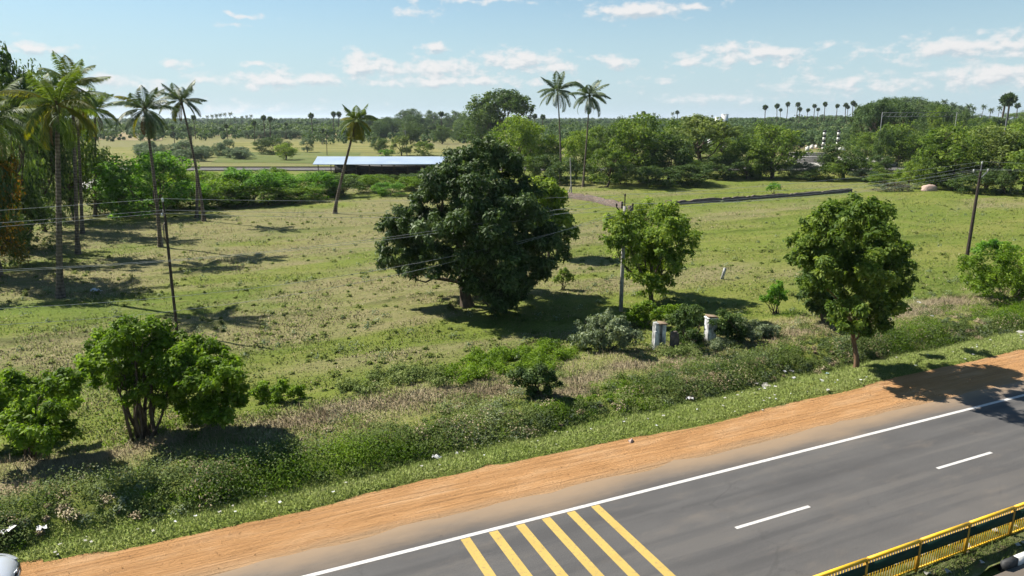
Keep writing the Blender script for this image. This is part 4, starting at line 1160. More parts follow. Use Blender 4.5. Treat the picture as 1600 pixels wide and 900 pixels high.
# ------------------------------------------------------------------ low brick walls
def low_wall(pts, h_, th, label, seed):
    rng = np.random.default_rng(seed); P = []
    for (a, b_) in zip(pts[:-1], pts[1:]):
        n = max(2, int(np.linalg.norm(b_ - a) / .5))
        for k in range(n): P.append(a + (b_ - a) * k / n)
    P.append(pts[-1]); P = np.array(P)
    d = np.gradient(P[:, :2], axis=0); d /= np.linalg.norm(d, axis=1)[:, None]
    nrm = np.stack([-d[:, 1], d[:, 0]], 1) * th / 2
    gz = hgt(P[:, 0], P[:, 1])
    L_ = np.arange(len(P)) * .5
    tops = gz + h_ * (.72 + .5 * fbm(L_ * .5, L_ * 0, seed, 4)) - (rng.random(len(P)) < .12) * h_ * .25
    V = np.stack([np.c_[P[:, :2] - nrm, gz - .3], np.c_[P[:, :2] - nrm, tops], np.c_[P[:, :2] + nrm, tops], np.c_[P[:, :2] + nrm, gz - .3]], 1)
    n = len(P); i, j = np.meshgrid(np.arange(n - 1), np.arange(3), indexing='ij')
    g_ = Geo(); g_.add(V.reshape(-1, 3), np.stack([i * 4 + j, i * 4 + j + 1, (i + 1) * 4 + j + 1, (i + 1) * 4 + j], -1).reshape(-1, 4))
    g_.poly(V[0]); g_.poly(V[-1][::-1])
    return tag(g_.obj('brick_wall', M['rubble']), label, 'wall')
low_wall([G(884, 309), G(930, 316), G(972, 326)], 1.0, .35, 'low ruined brick wall running left of the concrete pole head', 3)
low_wall([G(982, 330), G(1008, 328)], .8, .35, 'short broken stub of brick wall beside the concrete pole head', 4)
low_wall([G(1040, 321), G(1120, 316), G(1230, 308), G(1330, 300)], .62, .35, 'long low brick wall crossing the right pasture', 5)

# ------------------------------------------------------------------ gate pillars
def slab(g_, c, hx, hy, hz, rot=None, m=0): g_.box(c, (hx, hy, hz), rot, m=m)
b = G(1029, 546)
root = empty('gate_pillar', b, math.atan2(RD[1], RD[0]) - .25, 'white stained gate pillar split by a dark slot, under a terracotta cap', 'pillar')
g_ = Geo(); g_.box((-.20, 0, .72), (.115, .24, .92), top=(.92, .95)); g_.box((.20, -.02, .68), (.10, .20, .88), top=(.9, .95)); g_.box((0, .12, .68), (.10, .10, .86)); g_.box((-.26, -.2, .5), (.10, .08, .70), top=(.8, .8))
o = g_.obj('shaft', M['limewash'], root); bv = o.modifiers.new('bevel', 'BEVEL'); bv.width = .025; bv.segments = 2
g_ = Geo(); a_ = .14; Rx = np.array([[math.cos(a_), 0, math.sin(a_)], [0, 1, 0], [-math.sin(a_), 0, math.cos(a_)]])
g_.box((.13, -.02, 1.60), (.22, .25, .04), Rx); o = g_.obj('cap', M['terracotta'], root); bv = o.modifiers.new('bevel', 'BEVEL'); bv.width = .015
b = G(1109, 533)
root = empty('gate_pillar', b, .2, 'plain white gate pillar with grey stains, half swallowed by the dark bush', 'pillar')
g_ = Geo(); g_.box((0, 0, .62), (.27, .26, .88), top=(.96, .96)); g_.box((0, 0, 1.45), (.30, .29, .05))
o = g_.obj('shaft', M['limewash'], root); bv = o.modifiers.new('bevel', 'BEVEL'); bv.width = .04; bv.segments = 2
g_ = Geo(); g_.box((.02, 0, 1.545), (.27, .25, .04), Rx); o = g_.obj('cap', M['terracotta'], root); bv = o.modifiers.new('bevel', 'BEVEL'); bv.width = .015
b = G(1053, 546)
g_ = Geo(); g_.box((0, 0, .40), (.24, .10, .62), top=(.75, .8)); g_.box((.22, .1, .35), (.12, .09, .50), top=(.8, .8))
o = g_.obj('stone_slab', M['rubble']); o.location = tuple(b); o.rotation_euler = (.08, -.10, .2); bv = o.modifiers.new('bevel', 'BEVEL'); bv.width = .03
root = bpy.data.objects['gate_pillar']; root.scale = (1, 1, .9)
root = bpy.data.objects['gate_pillar.001']; root.scale = (1, 1, .9)
tag(o, 'grey leaning stone slabs just right of the slotted white pillar', 'stone slab')
b = G(1128, 436)
g_ = Geo(); g_.box((0, 0, .35), (.10, .07, .55), top=(.9, .9)); o = g_.obj('marker_post', M['limewash']); o.location = tuple(b); o.rotation_euler = (.05, .22, .3)
tag(o, 'small leaning white marker post alone in the right pasture', 'marker post')

# ------------------------------------------------------------------ utility poles
def insulator(parent, p, mname='porcelain', s=1.0, name='insulator'):
    g_ = Geo(); g_.lathe(p, [(.0, 0), (.03 * s, 0), (.03 * s, .05 * s), (.075 * s, .08 * s), (.04 * s, .11 * s), (.075 * s, .14 * s), (.035 * s, .18 * s), (.045 * s, .22 * s), (0, .24 * s)], 10)
    return g_.obj(name, M[mname], parent, smooth=True)
wire_dir = np.array([56.4, 18.5]) / math.hypot(56.4, 18.5)
PA = math.atan2(wire_dir[1], wire_dir[0])
LP = G(277, 522)
root = empty('utility_pole', LP, PA, 'dark slim metal pole standing behind the multi stemmed tree', 'utility pole', 'roadside power poles')
g_ = Geo(); g_.tube([(0, 0, -.5), (.02, 0, 3.6), (.06, 0, 6.85)], [.085, .08, .075], 9); g_.tube([(.06, 0, 6.8), (.04, 0, 7.6)], [.055, .05], 8); g_.obj('pole', M['steel_dark'], root, smooth=True)
g_ = Geo(); g_.tube([(.04, -.02, 6.5), (-.03, -.25, 6.35), (-.03, -.42, 5.95), (-.02, -.4, 5.6), (.05, -.02, 5.25)], .028, 6); g_.obj('bracket', M['steel_dark'], root)
insulator(root, (.04, 0, 7.58), s=1.1); insulator(root, (.0, .20, 6.95)); insulator(root, (-.05, -.22, 6.80))
g_ = Geo(); g_.tube([(.06, -.34, 6.88), (.06, .30, 6.93)], .03, 6); g_.obj('cross_arm', M['steel_dark'], root)
RP = G(1508, 418)
def vpole(p, ang, hp, label, mpole, rect=False, lean=(0, 0), marm='steel_dark', tip=.55, arm=.62):
    root = empty('utility_pole', p, ang, label, 'utility pole', 'roadside power poles')
    g_ = Geo()
    if rect: g_.box((0, 0, hp / 2 - .25), (.13, .10, hp / 2 + .25), top=(.65, .75))
    else: g_.tube([(0, 0, -.5), (lean[0] * .5, lean[1] * .5, hp * .5), (lean[0], lean[1], hp)], [.15, .125, .095], 9)
    g_.obj('pole', M[mpole], root, smooth=not rect)
    g_ = Geo(); zb = hp - .55
    g_.tube([(lean[0], lean[1], hp - .1), (lean[0], lean[1], hp + tip)], .04, 6)
    for sg in (-1, 1):
        g_.tube([(lean[0], lean[1], zb), (lean[0], lean[1] + sg * arm * .35, zb + .12), (lean[0], lean[1] + sg * arm, zb + .50)], .042, 6)
    g_.obj('cross_arm', M[marm], root)
    tp = []
    for q in ((lean[0], lean[1] - arm, zb + .5), (lean[0], lean[1], hp + tip), (lean[0], lean[1] + arm, zb + .5)):
        insulator(root, q, 'porcelain' if not rect else 'steel_dark', 1.0); tp.append(np.array(q) + (0, 0, .22))
    R = rotz(ang)
    return root, [np.asarray(p) + R @ q for q in tp]
rp, RPW = vpole(RP, -math.pi / 2 + .4, 7.9, 'tall dark pole with pale forked arms beside the right creeper mound', 'steel_dark', lean=(.0, .12), marm='steel_grey', arm=.85)
g_ = Geo(); a = np.linspace(0, 2 * math.pi, 20); g_.tube(np.c_[a * 0 + .1, .22 * np.sin(a) + .1, 6.55 + .30 * np.cos(a)], .012, 5); g_.obj('cable_coil', M['steel_dark'], rp)
MP = G(970, 486)
mp_, MPW = vpole(MP, -math.pi / 2 + .15, 6.75, 'grey concrete pole with dark forked arms beside the rounded yellow green tree', 'concrete', rect=True, arm=.52)
R = rotz(PA)
LPW = [LP + R @ np.array(q) for q in ((.04, 0, 7.8), (.0, .2, 7.15), (-.05, -.22, 7.02))]
wcount = [0]
def wire(a, b, sag, label, r=.008):
    a = np.asarray(a, float); b = np.asarray(b, float)
    t = np.linspace(0, 1, 40)[:, None]; P = a + (b - a) * t; P[:, 2] -= sag * 4 * (t * (1 - t))[:, 0]
    g_ = Geo(); g_.tube(P, r, 5)
    tag(g_.obj('power_line', M['wire']), label, 'power line', 'overhead power lines')
D3 = np.array([wire_dir[0], wire_dir[1], 0]) * 59.4
NM = ('topmost', 'middle', 'lowest')
for k in range(3):
    wire(LPW[k] - D3, LPW[k], .75 + .05 * k, f'{NM[k]} of the three wires left of the dark slim pole')
    wire(LPW[k], RPW[(1, 2, 0)[k]], 1.15 + .18 * k, f'{NM[k]} of the wires from the dark slim pole across the mango to the right pole')
    wire(RPW[k], RPW[k] + D3, .8, f'{("far", "middle", "near")[k]} wire leaving the right pole to the right')
    wire(MPW[k], RPW[k] - np.array([0, 0, .25]), .7, f'{("far", "middle", "near")[k]} wire from the concrete pole to the right pole')
DM = np.array([wire_dir[0] * .985, wire_dir[1] * .985, 0]) * 59.4
for k, (zz, sg, lb) in enumerate([(0, 1.95, 'upper'), (-.12, 2.35, 'second'), (-.5, 3.3, 'third'), (-.55, 4.1, 'lowest')]):
    e = MPW[k % 3] + np.array([0, 0, zz])
    wire(e - DM - np.array([0, 0, .3]), e, sg, f'{lb} of the four low wires from the left edge to the concrete pole')
# smaller poles further back
def small_pole(px, top, label, mname='steel_dark', r=.12, arm=True, lean=True):
    b = G(*px); tp = A(*top, b[1]); e = tp - b
    root = empty('utility_pole', b, 0, label, 'utility pole', 'distant poles')
    g_ = Geo(); g_.tube([(0, 0, -.4), tuple(e)], [r, r * .7], 7); g_.obj('pole', M[mname], root)
    if arm:
        g_ = Geo(); g_.box(tuple(e - (0, 0, .4)), (.75, .05, .05)); g_.box(tuple(e - (0, 0, 1.0)), (.5, .05, .05)); g_.obj('cross_arm', M[mname], root)
small_pole((636, 243), (633, 203), 'pale concrete pole with cross arm behind the shed roof', 'concrete', .15)
small_pole((503, 226), (501, 204), 'left one of two dark poles in the far paddy', arm=False)
small_pole((511, 243), (510, 207), 'right taller one of two dark poles in the far paddy', arm=False)
small_pole((893, 302), (891, 247), 'grey leaning post at the left end of the low brick wall', 'concrete', .13, arm=False)
small_pole((875, 296), (874, 268), 'thin dark post in the shade left of the leaning grey post', 'steel_dark', .07, arm=False)
small_pole((886, 304), (893, 288), 'short slanted prop against the leaning grey post', 'concrete', .12, arm=False)
# railway masts on the right
for x1, x2, vt, lb in ((1376, 1492, 176, 'grey portal frame over the railway in front of the wooded rise'), ):
    a = A(x1, 200, yr - 5); c = A(x2, 200, yr - 5); z_ = A(x1, vt, yr - 5)[2]
    root = empty('railway_portal', ((a[0] + c[0]) / 2, yr - 5, .1), 0, lb, 'railway portal'); hw = (c[0] - a[0]) / 2
    for sg in (-1, 1):
        g_ = Geo(); g_.box((sg * hw, 0, z_ / 2), (.06, .06, z_ / 2)); g_.obj('mast', M['steel_grey'], root)
    g_ = Geo()
    for zz in (0, -.9): g_.box((0, 0, z_ + zz - .1), (hw - .15, .05, .05))
    for k in range(14):
        x = -hw + .2 + k * (2 * hw - .4) / 13; g_.tube([(x, 0, z_ - 1.0), (x + (hw - .2) / 13, 0, z_ - .1)], .03, 4)
    g_.obj('beam', M['steel_grey'], root)
a = A(1571, 200, yr - 6); z_ = A(1571, 174, yr - 6)[2]
root = empty('railway_mast', (a[0], yr - 6, .1), 0, 'single pale railway mast under the tall palmyra pair', 'railway mast')
g_ = Geo(); g_.tube([(0, 0, 0), (0, 0, z_)], [.2, .16], 7); g_.obj('mast', M['steel_grey'], root)
g_ = Geo(); g_.tube([(0, 0, z_ - .6), (-1.8, 0, z_ - .2)], .05, 5); g_.tube([(0, 0, z_ - 1.6), (-1.8, 0, z_ - .3)], .05, 5); g_.obj('cantilever', M['steel_grey'], root)

# striped posts and white blocks of the depot
for u, nb in ((1286, 8), (1308, 8)):
    b = G(u, 234); H_ = A(u, 203, b[1])[2] - b[2]
    root = empty('striped_post', b, .2, f'{"left" if u == 1286 else "right"} tall post painted in black and white bands', 'striped post')
    for k in range(nb):
        g_ = Geo(); g_.box((0, 0, H_ * (k + .5) / nb), (.42, .42, H_ / nb / 2 - .003)); g_.obj('band', M['black_paint' if k % 2 else 'white_paint'], root)
rng = np.random.default_rng(12)
for k in range(9):
    u = 1262 + k * 7.2 + rng.uniform(-2, 2); b = G(u, 232 + rng.uniform(-1, 4))
    g_ = Geo(); g_.box((0, 0, .6), (rng.uniform(.4, .9), .6, .7)); g_.box((.3, 0, 1.48), (.35, .4, .18))
    o = g_.obj('block', M['white_paint']); o.location = tuple(b); tag(o, 'white painted block at the foot of the striped posts', 'block', 'white blocks of the depot')
for k, (u, v, w_) in enumerate([(1268, 254, 6.5), (1262, 247, 5.5), (1150, 236, 6.5), (1376, 264, 3.4)]):
    b = G(u, v); g_ = Geo()
    for q in range(4): g_.box((rng.normal(0, .15), rng.normal(0, .1), .25 + q * .42), (w_, .9, .16), rotz(rng.normal(0, .02)))
    o = g_.obj('slab_stack', M['concrete']); o.location = tuple(b); o.rotation_euler = (0, 0, -.15)
    tag(o, ['stack of pale concrete slabs right of the broad tree', 'shorter slab stack half behind the broad tree', 'pale slab stack right of the white tank', 'small pale slab heap between the trees at the right'][k], 'slab stack')
b = G(1109, 240)
root = empty('water_tank', b, 0, 'white water tank showing between the trees right of the olive tree', 'water tank'); zt = A(1109, 216, b[1])[2] - b[2]
g_ = Geo(); g_.lathe((0, 0, 0), [(0, zt - 3.4), (1.0, zt - 3.4), (1.05, zt - .6), (.8, zt - .2), (.3, zt), (0, zt)], 14); g_.obj('tank', M['white_wall'], root, smooth=True)
for sx in (-1, 1):
    for sy in (-1, 1):
        g_ = Geo(); g_.box((sx * .7, sy * .7, (zt - 3.42) / 2), (.12, .12, (zt - 3.42) / 2)); g_.obj('leg', M['concrete'], root)
def far_house(u, vb, vt, wpx, Y, label, roofm='white_wall', step=True):
    p = A(u, vt, Y); z0 = float(hgt(p[0], p[1])); hh = p[2] - z0; w_ = wpx * mpp(Y) / 2
    root = empty('house', (p[0], Y, z0), .3, label, 'house')
    g_ = Geo(); g_.box((0, 0, hh * .5 - .3), (w_, w_ * .8, hh * .5 + .3)); g_.obj('wall', M['white_wall'], root)
    g_ = Geo(); g_.box((0, 0, hh + .16), (w_ * 1.08, w_ * .88, .14)); g_.obj('roof', M[roofm], root)
    for sx in (-.45, .4):
        g_ = Geo(); g_.box((sx * w_, -w_ * .8 - .012, hh * .66), (w_ * .16, .03, hh * .10)); g_.obj('window', M['black_paint'], root)
far_house(1133, 190, 179, 8, 420, 'small white flat roofed house on the right skyline')
far_house(1122, 190, 183.5, 7, 420, 'lower white annex left of the flat roofed skyline house')
far_house(486, 196, 189, 9, 900, 'tiny white house with reddish roof on the left plain', 'terracotta')
far_house(676, 198, 191, 9, 900, 'tiny pale house among the dark trees behind the mango', 'terracotta')
# rock, brush piles
b = G(1452, 298); rng = np.random.default_rng(4)
d = rdir(1, rng); u_, v_ = np.meshgrid(np.linspace(0, math.pi, 12), np.linspace(0, 2 * math.pi, 19)[:-1], indexing='ij')
rr = 1 + .35 * (fbm(u_ * 2, np.sin(v_) * 2 + 3, 5) - .5) * 2
V = np.stack([rr * np.sin(u_) * np.cos(v_) * 1.1, rr * np.sin(u_) * np.sin(v_) * .7, rr * np.cos(u_) * .62 + .2], -1)
i, j = np.meshgrid(np.arange(11), np.arange(18), indexing='ij'); g_ = Geo(); g_.add(V.reshape(-1, 3), np.stack([i * 18 + j, (i + 1) * 18 + j, (i + 1) * 18 + (j + 1) % 18, i * 18 + (j + 1) % 18], -1).reshape(-1, 4))
o = g_.obj('boulder', M['rock']); o.location = tuple(b); o.scale = (1.15, 1.15, 1.3); tag(o, 'pale pink boulder at the edge of the right pasture', 'boulder')
def brush_pile(px, w_, h_, n, label, seed, mname='dusty'):
    b = G(*px); rng = np.random.default_rng(seed); root = empty('brush_pile', b, 0, label, 'brush pile')
    g_ = Geo()
    for k in range(n):
        a = rng.normal(0, .35, 2) * [w_, w_ * .5]; d = rdir(1, rng, .0)[0] * [1, 1, .35]; z = h_ * rng.random() * (1 - min(1, abs(a[0]) / w_))
        L_ = rng.uniform(.4, 1.0) * w_ * .4
        g_.tube([np.array([a[0], a[1], z + .05]) - d * L_, np.array([a[0], a[1], z + .12]), np.array([a[0], a[1], z + .05]) + d * L_], [.02, .035, .012], 4)
    g_.obj('branches', M['bark'], root)
    c_ = Geo(); add_crown(c_, [(x, 0, h_ * .35, w_ * .28) for x in np.linspace(-w_ * .6, w_ * .6, 5)], 2500, .2, rng, flat=.5); c_.obj('leaves', M[mname], root)
brush_pile((1400, 299), 4.2, 1.6, 70, 'long grey pile of cut brush in the right pasture', 61)

# ------------------------------------------------------------------ median: kerbs, turf, railing
g_ = Geo()
for k in range(-130, 260):
    s0 = k * .55
    for t0, smin in ((11.30, -60), (10.02, 18.85)):
        if s0 < smin: continue
        x, y = xy(s0 + .275, t0)
        g_.box((x, y, .06), (.272, .09, .16), ROADROT, m=k % 2, top=(1, .8))
tag(g_.obj('kerb', [M['white_paint'], M['black_paint']]), kind='structure')
ms = np.linspace(-60, 130, 500); mt = np.linspace(10.1, 11.24, 7)
S3, T3 = np.meshgrid(ms, mt, indexing='ij'); X3, Y3 = xy(S3, T3)
Z3 = .13 + .10 * (fbm(S3 * 1.3, T3 * 2, 5) - .4) - .12 * (S3 < 18.8) * sstep(10.7, 10.1, T3)
i, j = np.meshgrid(np.arange(499), np.arange(6), indexing='ij')
m, h = mat('median_turf')
n = h.noise(h.pos(), 2.0, 6, .7)
c = h.ramp(n, [(.36, (.11, .085, .055)), (.50, (.09, .11, .03)), (.64, (.17, .16, .08))])
out(h, principled(h, c, .95, .1, bump=n, bstr=.8, bdist=.1)); M['medianturf'] = m
geo = Geo(); geo.add(np.stack([X3, Y3, Z3], -1).reshape(-1, 3), np.stack([i * 7 + j, (i + 1) * 7 + j, (i + 1) * 7 + j + 1, i * 7 + j + 1], -1).reshape(-1, 4))
tag(geo.obj('median', M['medianturf'], smooth=True), kind='structure')

rl0, rl1, tr = 8.84, 40.84, 10.82
x0, y0 = xy(rl0, tr)
root = empty('median_railing', (x0, y0, .10), math.atan2(RD[1], RD[0]), 'yellow metal median railing with dark green boards between its posts', 'railing')
npan = int((rl1 - rl0) / 2)
rngr = np.random.default_rng(9)
for k in range(npan + 1):
    g_ = Geo(); g_.box((k * 2.0, 0, .42), (.035, .035, .56)); g_.obj('post', M['post_paint'], root)
for k in range(npan):
    x = k * 2.0 + 1
    g_ = Geo(); g_.box((x, 0, .955), (.963, .038, .034)); g_.obj('top_rail', M['yellow_paint'], root)
    g_ = Geo(); g_.box((x, 0, .10), (.963, .022, .022)); g_.obj('bottom_rail', M['yellow_paint'], root)
    g_ = Geo()
    for q in range(19): g_.box((x - .90 + q * .1, .0, .525), (.009, .009, .400))
    g_.obj('bars', M['yellow_paint'], root)
    g_ = Geo(); g_.box((x, -.026, .68 + rngr.normal(0, .006)), (.955, .008, .15)); g_.obj('board', M['green_panel'], root)

# ------------------------------------------------------------------ the parked car
def build_car(loc, rz):
    root = empty('parked_car', loc, rz, 'silver car parked on the dirt shoulder, only its front corner in view', 'car')
    m, h = mat('silver_car_paint')
    p = principled(h, (.62, .64, .66), .28, .5, .35); p.inputs['Coat Weight'].default_value = .8; out(h, p)
    glass, hg = mat('car_glass'); pg = principled(hg, (.012, .014, .016), .06, .6); out(hg, pg)
    black, hb = mat('car_black_trim'); out(hb, principled(hb, (.012, .012, .013), .45, .4))
    lens, hl = mat('headlight_lens'); pl = principled(hl, (.55, .57, .60), .12, .6, .4); out(hl, pl)
    tyre, ht = mat('tyre_rubber'); out(ht, principled(ht, (.016, .016, .017), .8, .3))
    rim, hr = mat('wheel_rim'); out(hr, principled(hr, (.42, .43, .45), .3, .5, .8))
    # stations from nose (x=0) to tail, half width, sill z, shoulder z, top z of the lower body
    ST = [(0.00, .50, .34, .55, .62), (-.06, .68, .26, .58, .70), (-.22, .79, .22, .64, .79), (-.50, .835, .20, .70, .86), (-.95, .85, .20, .76, .93), (-1.35, .855, .20, .80, .98),
          (-2.1, .86, .20, .84, .99), (-3.0, .86, .20, .86, 1.0), (-3.7, .845, .22, .88, 1.02), (-4.1, .80, .26, .88, 1.0), (-4.25, .70, .32, .82, .94), (-4.30, .55, .40, .75, .85)]
    g_ = Geo(); rows = []
    for x, w_, z0, z1, z2 in ST:
        half = [(0, z2), (.45 * w_, z2 - .005), (.80 * w_, z2 - .03), (.95 * w_, z1 + .02), (w_, z1 - .10), (w_, (z0 + z1) / 2), (.96 * w_, z0 + .06), (.80 * w_, z0), (0, z0)]
        ring_ = [(x, -y, z) for y, z in half] + [(x, y, z) for y, z in half[::-1][1:-1]]
        rows.append(ring_)
    V = np.array(rows); n, k = V.shape[:2]
    i, j = np.meshgrid(np.arange(n - 1), np.arange(k), indexing='ij')
    g_.add(V.reshape(-1, 3), np.stack([i * k + j, i * k + (j + 1) % k, (i + 1) * k + (j + 1) % k, (i + 1) * k + j], -1).reshape(-1, 4))
    g_.poly(V[0][::-1]); g_.poly(V[-1])
    o = g_.obj('body', m, root, smooth=True); ss = o.modifiers.new('sub', 'SUBSURF'); ss.levels = ss.render_levels = 2
    # cabin
    g_ = Geo(); CS = [(-1.25, .70, .97, .98), (-1.55, .70, .97, 1.20), (-1.95, .66, .97, 1.40), (-2.5, .63, .97, 1.47), (-3.1, .63, .97, 1.45), (-3.6, .66, .98, 1.30), (-4.0, .68, .98, 1.02)]
    rows = [[(x, -w_ * 1.1, z0), (x, -w_, z1 - .05), (x, -w_ * .8, z1), (x, w_ * .8, z1), (x, w_, z1 - .05), (x, w_ * 1.1, z0)] for x, w_, z0, z1 in CS]
    V = np.array(rows); n, k = V.shape[:2]; i, j = np.meshgrid(np.arange(n - 1), np.arange(k - 1), indexing='ij')
    g_.add(V.reshape(-1, 3), np.stack([i * k + j, i * k + j + 1, (i + 1) * k + j + 1, (i + 1) * k + j], -1).reshape(-1, 4))
    g_.obj('windows', glass, root, smooth=True)
    g_ = Geo(); rows = [[(x, -w_ * .98, z1 + .004 - .04), (x, -w_ * .78, z1 + .012), (x, w_ * .78, z1 + .012), (x, w_ * .98, z1 + .004 - .04)] for x, w_, z0, z1 in CS[2:6]]
    V = np.array(rows); n, k = V.shape[:2]; i, j = np.meshgrid(np.arange(n - 1), np.arange(k - 1), indexing='ij')
    g_.add(V.reshape(-1, 3), np.stack([i * k + j, i * k + j + 1, (i + 1) * k + j + 1, (i + 1) * k + j], -1).reshape(-1, 4)); g_.obj('roof', m, root, smooth=True)
    for sg in (-1, 1):
        g_ = Geo(); n = 7; a = np.linspace(0, 1, n)
        xx = -.03 - .50 * a ** 1.2; yy = .50 + .315 * np.sin(a * 1.45); zt = .685 + .10 * a; zb_ = .60 + .12 * a
        V = np.concatenate([np.c_[xx + .03, sg * (yy + .015), zb_], np.c_[xx + .02, sg * (yy + .005), zt], np.c_[xx - .05, sg * (yy - .05), zt + .015]])
        Q = [[r * n + c_, r * n + c_ + 1, (r + 1) * n + c_ + 1, (r + 1) * n + c_] for r in range(2) for c_ in range(n - 1)]
        g_.add(V, Q); g_.obj('headlight', lens, root, smooth=True)
        g_ = Geo(); g_.box((-1.45, sg * .93, 1.02), (.07, .10, .07)); o = g_.obj('wing_mirror', m, root); bv = o.modifiers.new('b', 'BEVEL'); bv.width = .03; bv.segments = 3
        for x in (-.78, -3.35):
            g_ = Geo(); g_.lathe((x, sg * .78, .31), [(.19, .10), (.29, .105), (.315, .07), (.315, -.07), (.29, -.105), (.19, -.10)], 24, 'y'); w_ = g_.obj('tyre', tyre, root, smooth=True); w_.name = 'wheel'
            g_ = Geo(); g_.lathe((x, sg * .78, .31), [(0, .075 * sg), (.06, .08 * sg), (.10, .05 * sg), (.195, .085 * sg), (.20, -.08 * sg)], 20, 'y'); g_.obj('rim', rim, w_, smooth=True)
    g_ = Geo(); g_.box((-.02, 0, .53), (.05, .44, .07)); g_.box((-.03, 0, .36), (.05, .50, .05)); g_.obj('grille', black, root)
    g_ = Geo(); g_.box((.035, 0, .455), (.012, .25, .06)); g_.obj('number_plate', M['white_paint'], root)
    g_ = Geo(); g_.box((.03, 0, .62), (.02, .10, .025)); g_.obj('badge', rim, root)
    return root
cx, cy_ = xy(-5.02, 19.98)
build_car((cx, cy_, 0.0), math.atan2(RD[1], RD[0]) + .03)

# ------------------------------------------------------------------ litter on the verge
def scrap(px, size, label, mname, seed, group=None, lift=.03, name='scrap', cat='litter', flat=.35):
    rng = np.random.default_rng(seed); b = G(*px); n = 6
    u, v = np.meshgrid(np.linspace(-1, 1, n), np.linspace(-1, 1, n), indexing='ij')
    r = (u ** 2 + v ** 2)
    V = np.stack([u * size * (.8 + .3 * rng.random((n, n))), v * size * .7 * (.8 + .3 * rng.random((n, n))), lift + size * flat * (rng.random((n, n)) * 1.3 + .5 - .45 * r)], -1)
    i, j = np.meshgrid(np.arange(n - 1), np.arange(n - 1), indexing='ij')
    g_ = Geo(); g_.add(V.reshape(-1, 3), np.stack([i * n + j, (i + 1) * n + j, (i + 1) * n + j + 1, i * n + j + 1], -1).reshape(-1, 4))
    o = g_.obj(name, M[mname]); o.location = tuple(b); o.rotation_euler = (rng.normal(0, .15), rng.normal(0, .15), rng.random() * 6.28)
    o.scale = (.62, .62, .5)
    return tag(o, label, cat, group)
M['plastic'] = plain('white_plastic', (.38, .38, .37), (.62, .62, .60), 6, .6, .3)
M['paper'] = plain('dirty_paper', (.24, .23, .19), (.44, .42, .36), 6, .8, .2)
M['blueplastic'] = plain('pale_blue_plastic', (.25, .45, .62), (.45, .62, .75), 6, .5, .4)
M['yellowplastic'] = plain('yellow_plastic', (.60, .42, .05), (.75, .55, .10), 6, .5, .4)
scrap((22, 843), .55, 'long white plastic sheet lying on the verge above the silver car', 'plastic', 1, lift=.1, flat=.5)
scrap((68, 838), .22, 'dirty white bag in the brush right of the long plastic sheet', 'plastic', 2, lift=.08, flat=.8)
scrap((682, 716), .28, 'crumpled grey white plastic heap at the foot of the bank', 'plastic', 3, flat=.6)
scrap((714, 709), .16, 'flat white box lying right of the crumpled plastic heap', 'plastic', 4)
scrap((1078, 625), .30, 'white plastic heap under the brown bank hollow', 'plastic', 5, flat=.6)
scrap((1112, 606), .17, 'round white bag on the dark bank', 'plastic', 6, flat=1.0)
scrap((1196, 604), .52, 'long pale plastic strip along the ditch', 'paper', 7, flat=.25)
scrap((1183, 602), .22, 'greyish bag at the left end of the pale plastic strip', 'paper', 8, flat=.8)
scrap((1153, 613), .10, 'small yellow wrapper on the bright ditch grass', 'yellowplastic', 9)
scrap((1292, 584), .15, 'pale blue plastic scrap near the bare slim tree trunk', 'blueplastic', 10)
scrap((1285, 595), .26, 'thin white strip lying on the verge left of the slim tree trunk', 'plastic', 11, flat=.1)
scrap((1240, 592), .17, 'white bag on the verge between ditch and dirt', 'plastic', 12, flat=.8)
scrap((1225, 584), .15, 'small white bag just above the long pale strip', 'plastic', 13, flat=.8)
scrap((1212, 570), .18, 'white scrap high on the bank, left of a matching one', 'plastic', 14)
scrap((1238, 570), .18, 'white scrap high on the bank, right of a matching one', 'paper', 15)
scrap((1597, 521), .45, 'pale grey plastic sheet on the verge at the right edge', 'paper', 16)
scrap((1436, 473), .22, 'white scrap in the dry grass near the right creeper mound', 'plastic', 17)
scrap((1456, 494), .16, 'small white scrap below the dry grass on the right', 'plastic', 18)
scrap((150, 456), .55, 'pale torn sack in the field right of the nearest left palm', 'plastic', 19, flat=.6)
scrap((734, 489), .12, 'tiny white scrap in the mango shade', 'plastic', 20)
o = scrap((986, 692), .20, 'single ochre stone at the inner edge of the dirt shoulder', 'rock', 21, name='stone', cat='stone', flat=1.0, lift=.02)
scrap((1372, 757), .07, 'tiny white scrap lying on the asphalt', 'plastic', 22)
LG = 'small scraps of litter scattered on the verge'
rng = np.random.default_rng(31)
for k in range(90):
    s = rng.uniform(-5, 42); q = abs(rng.normal(.9, .7)) + .05
    t = float(t_out(s)) + q; x, y = xy(s, t)
    d = np.array([x, y, float(hgt(x, y)) - CAMH])
    n = 3; g_ = Geo(); sz = rng.uniform(.018, .055) * (1.25 if s > 15 else 1)
    u, v = np.meshgrid(np.linspace(-1, 1, n), np.linspace(-1, 1, n), indexing='ij')
    V = np.stack([u * sz, v * sz * .7, sz * .6 * rng.random((n, n)) + .05], -1)
    i, j = np.meshgrid(np.arange(n - 1), np.arange(n - 1), indexing='ij'); g_.add(V.reshape(-1, 3), np.stack([i * n + j, (i + 1) * n + j, (i + 1) * n + j + 1, i * n + j + 1], -1).reshape(-1, 4))
    o = g_.obj('scrap', M['plastic' if k % 3 == 0 else 'paper']); o.location = (x, y, float(hgt(x, y)) + .02); o.rotation_euler = (0, 0, rng.random() * 6)
    tag(o, 'small pale scrap among many on the grass verge', 'litter', LG)
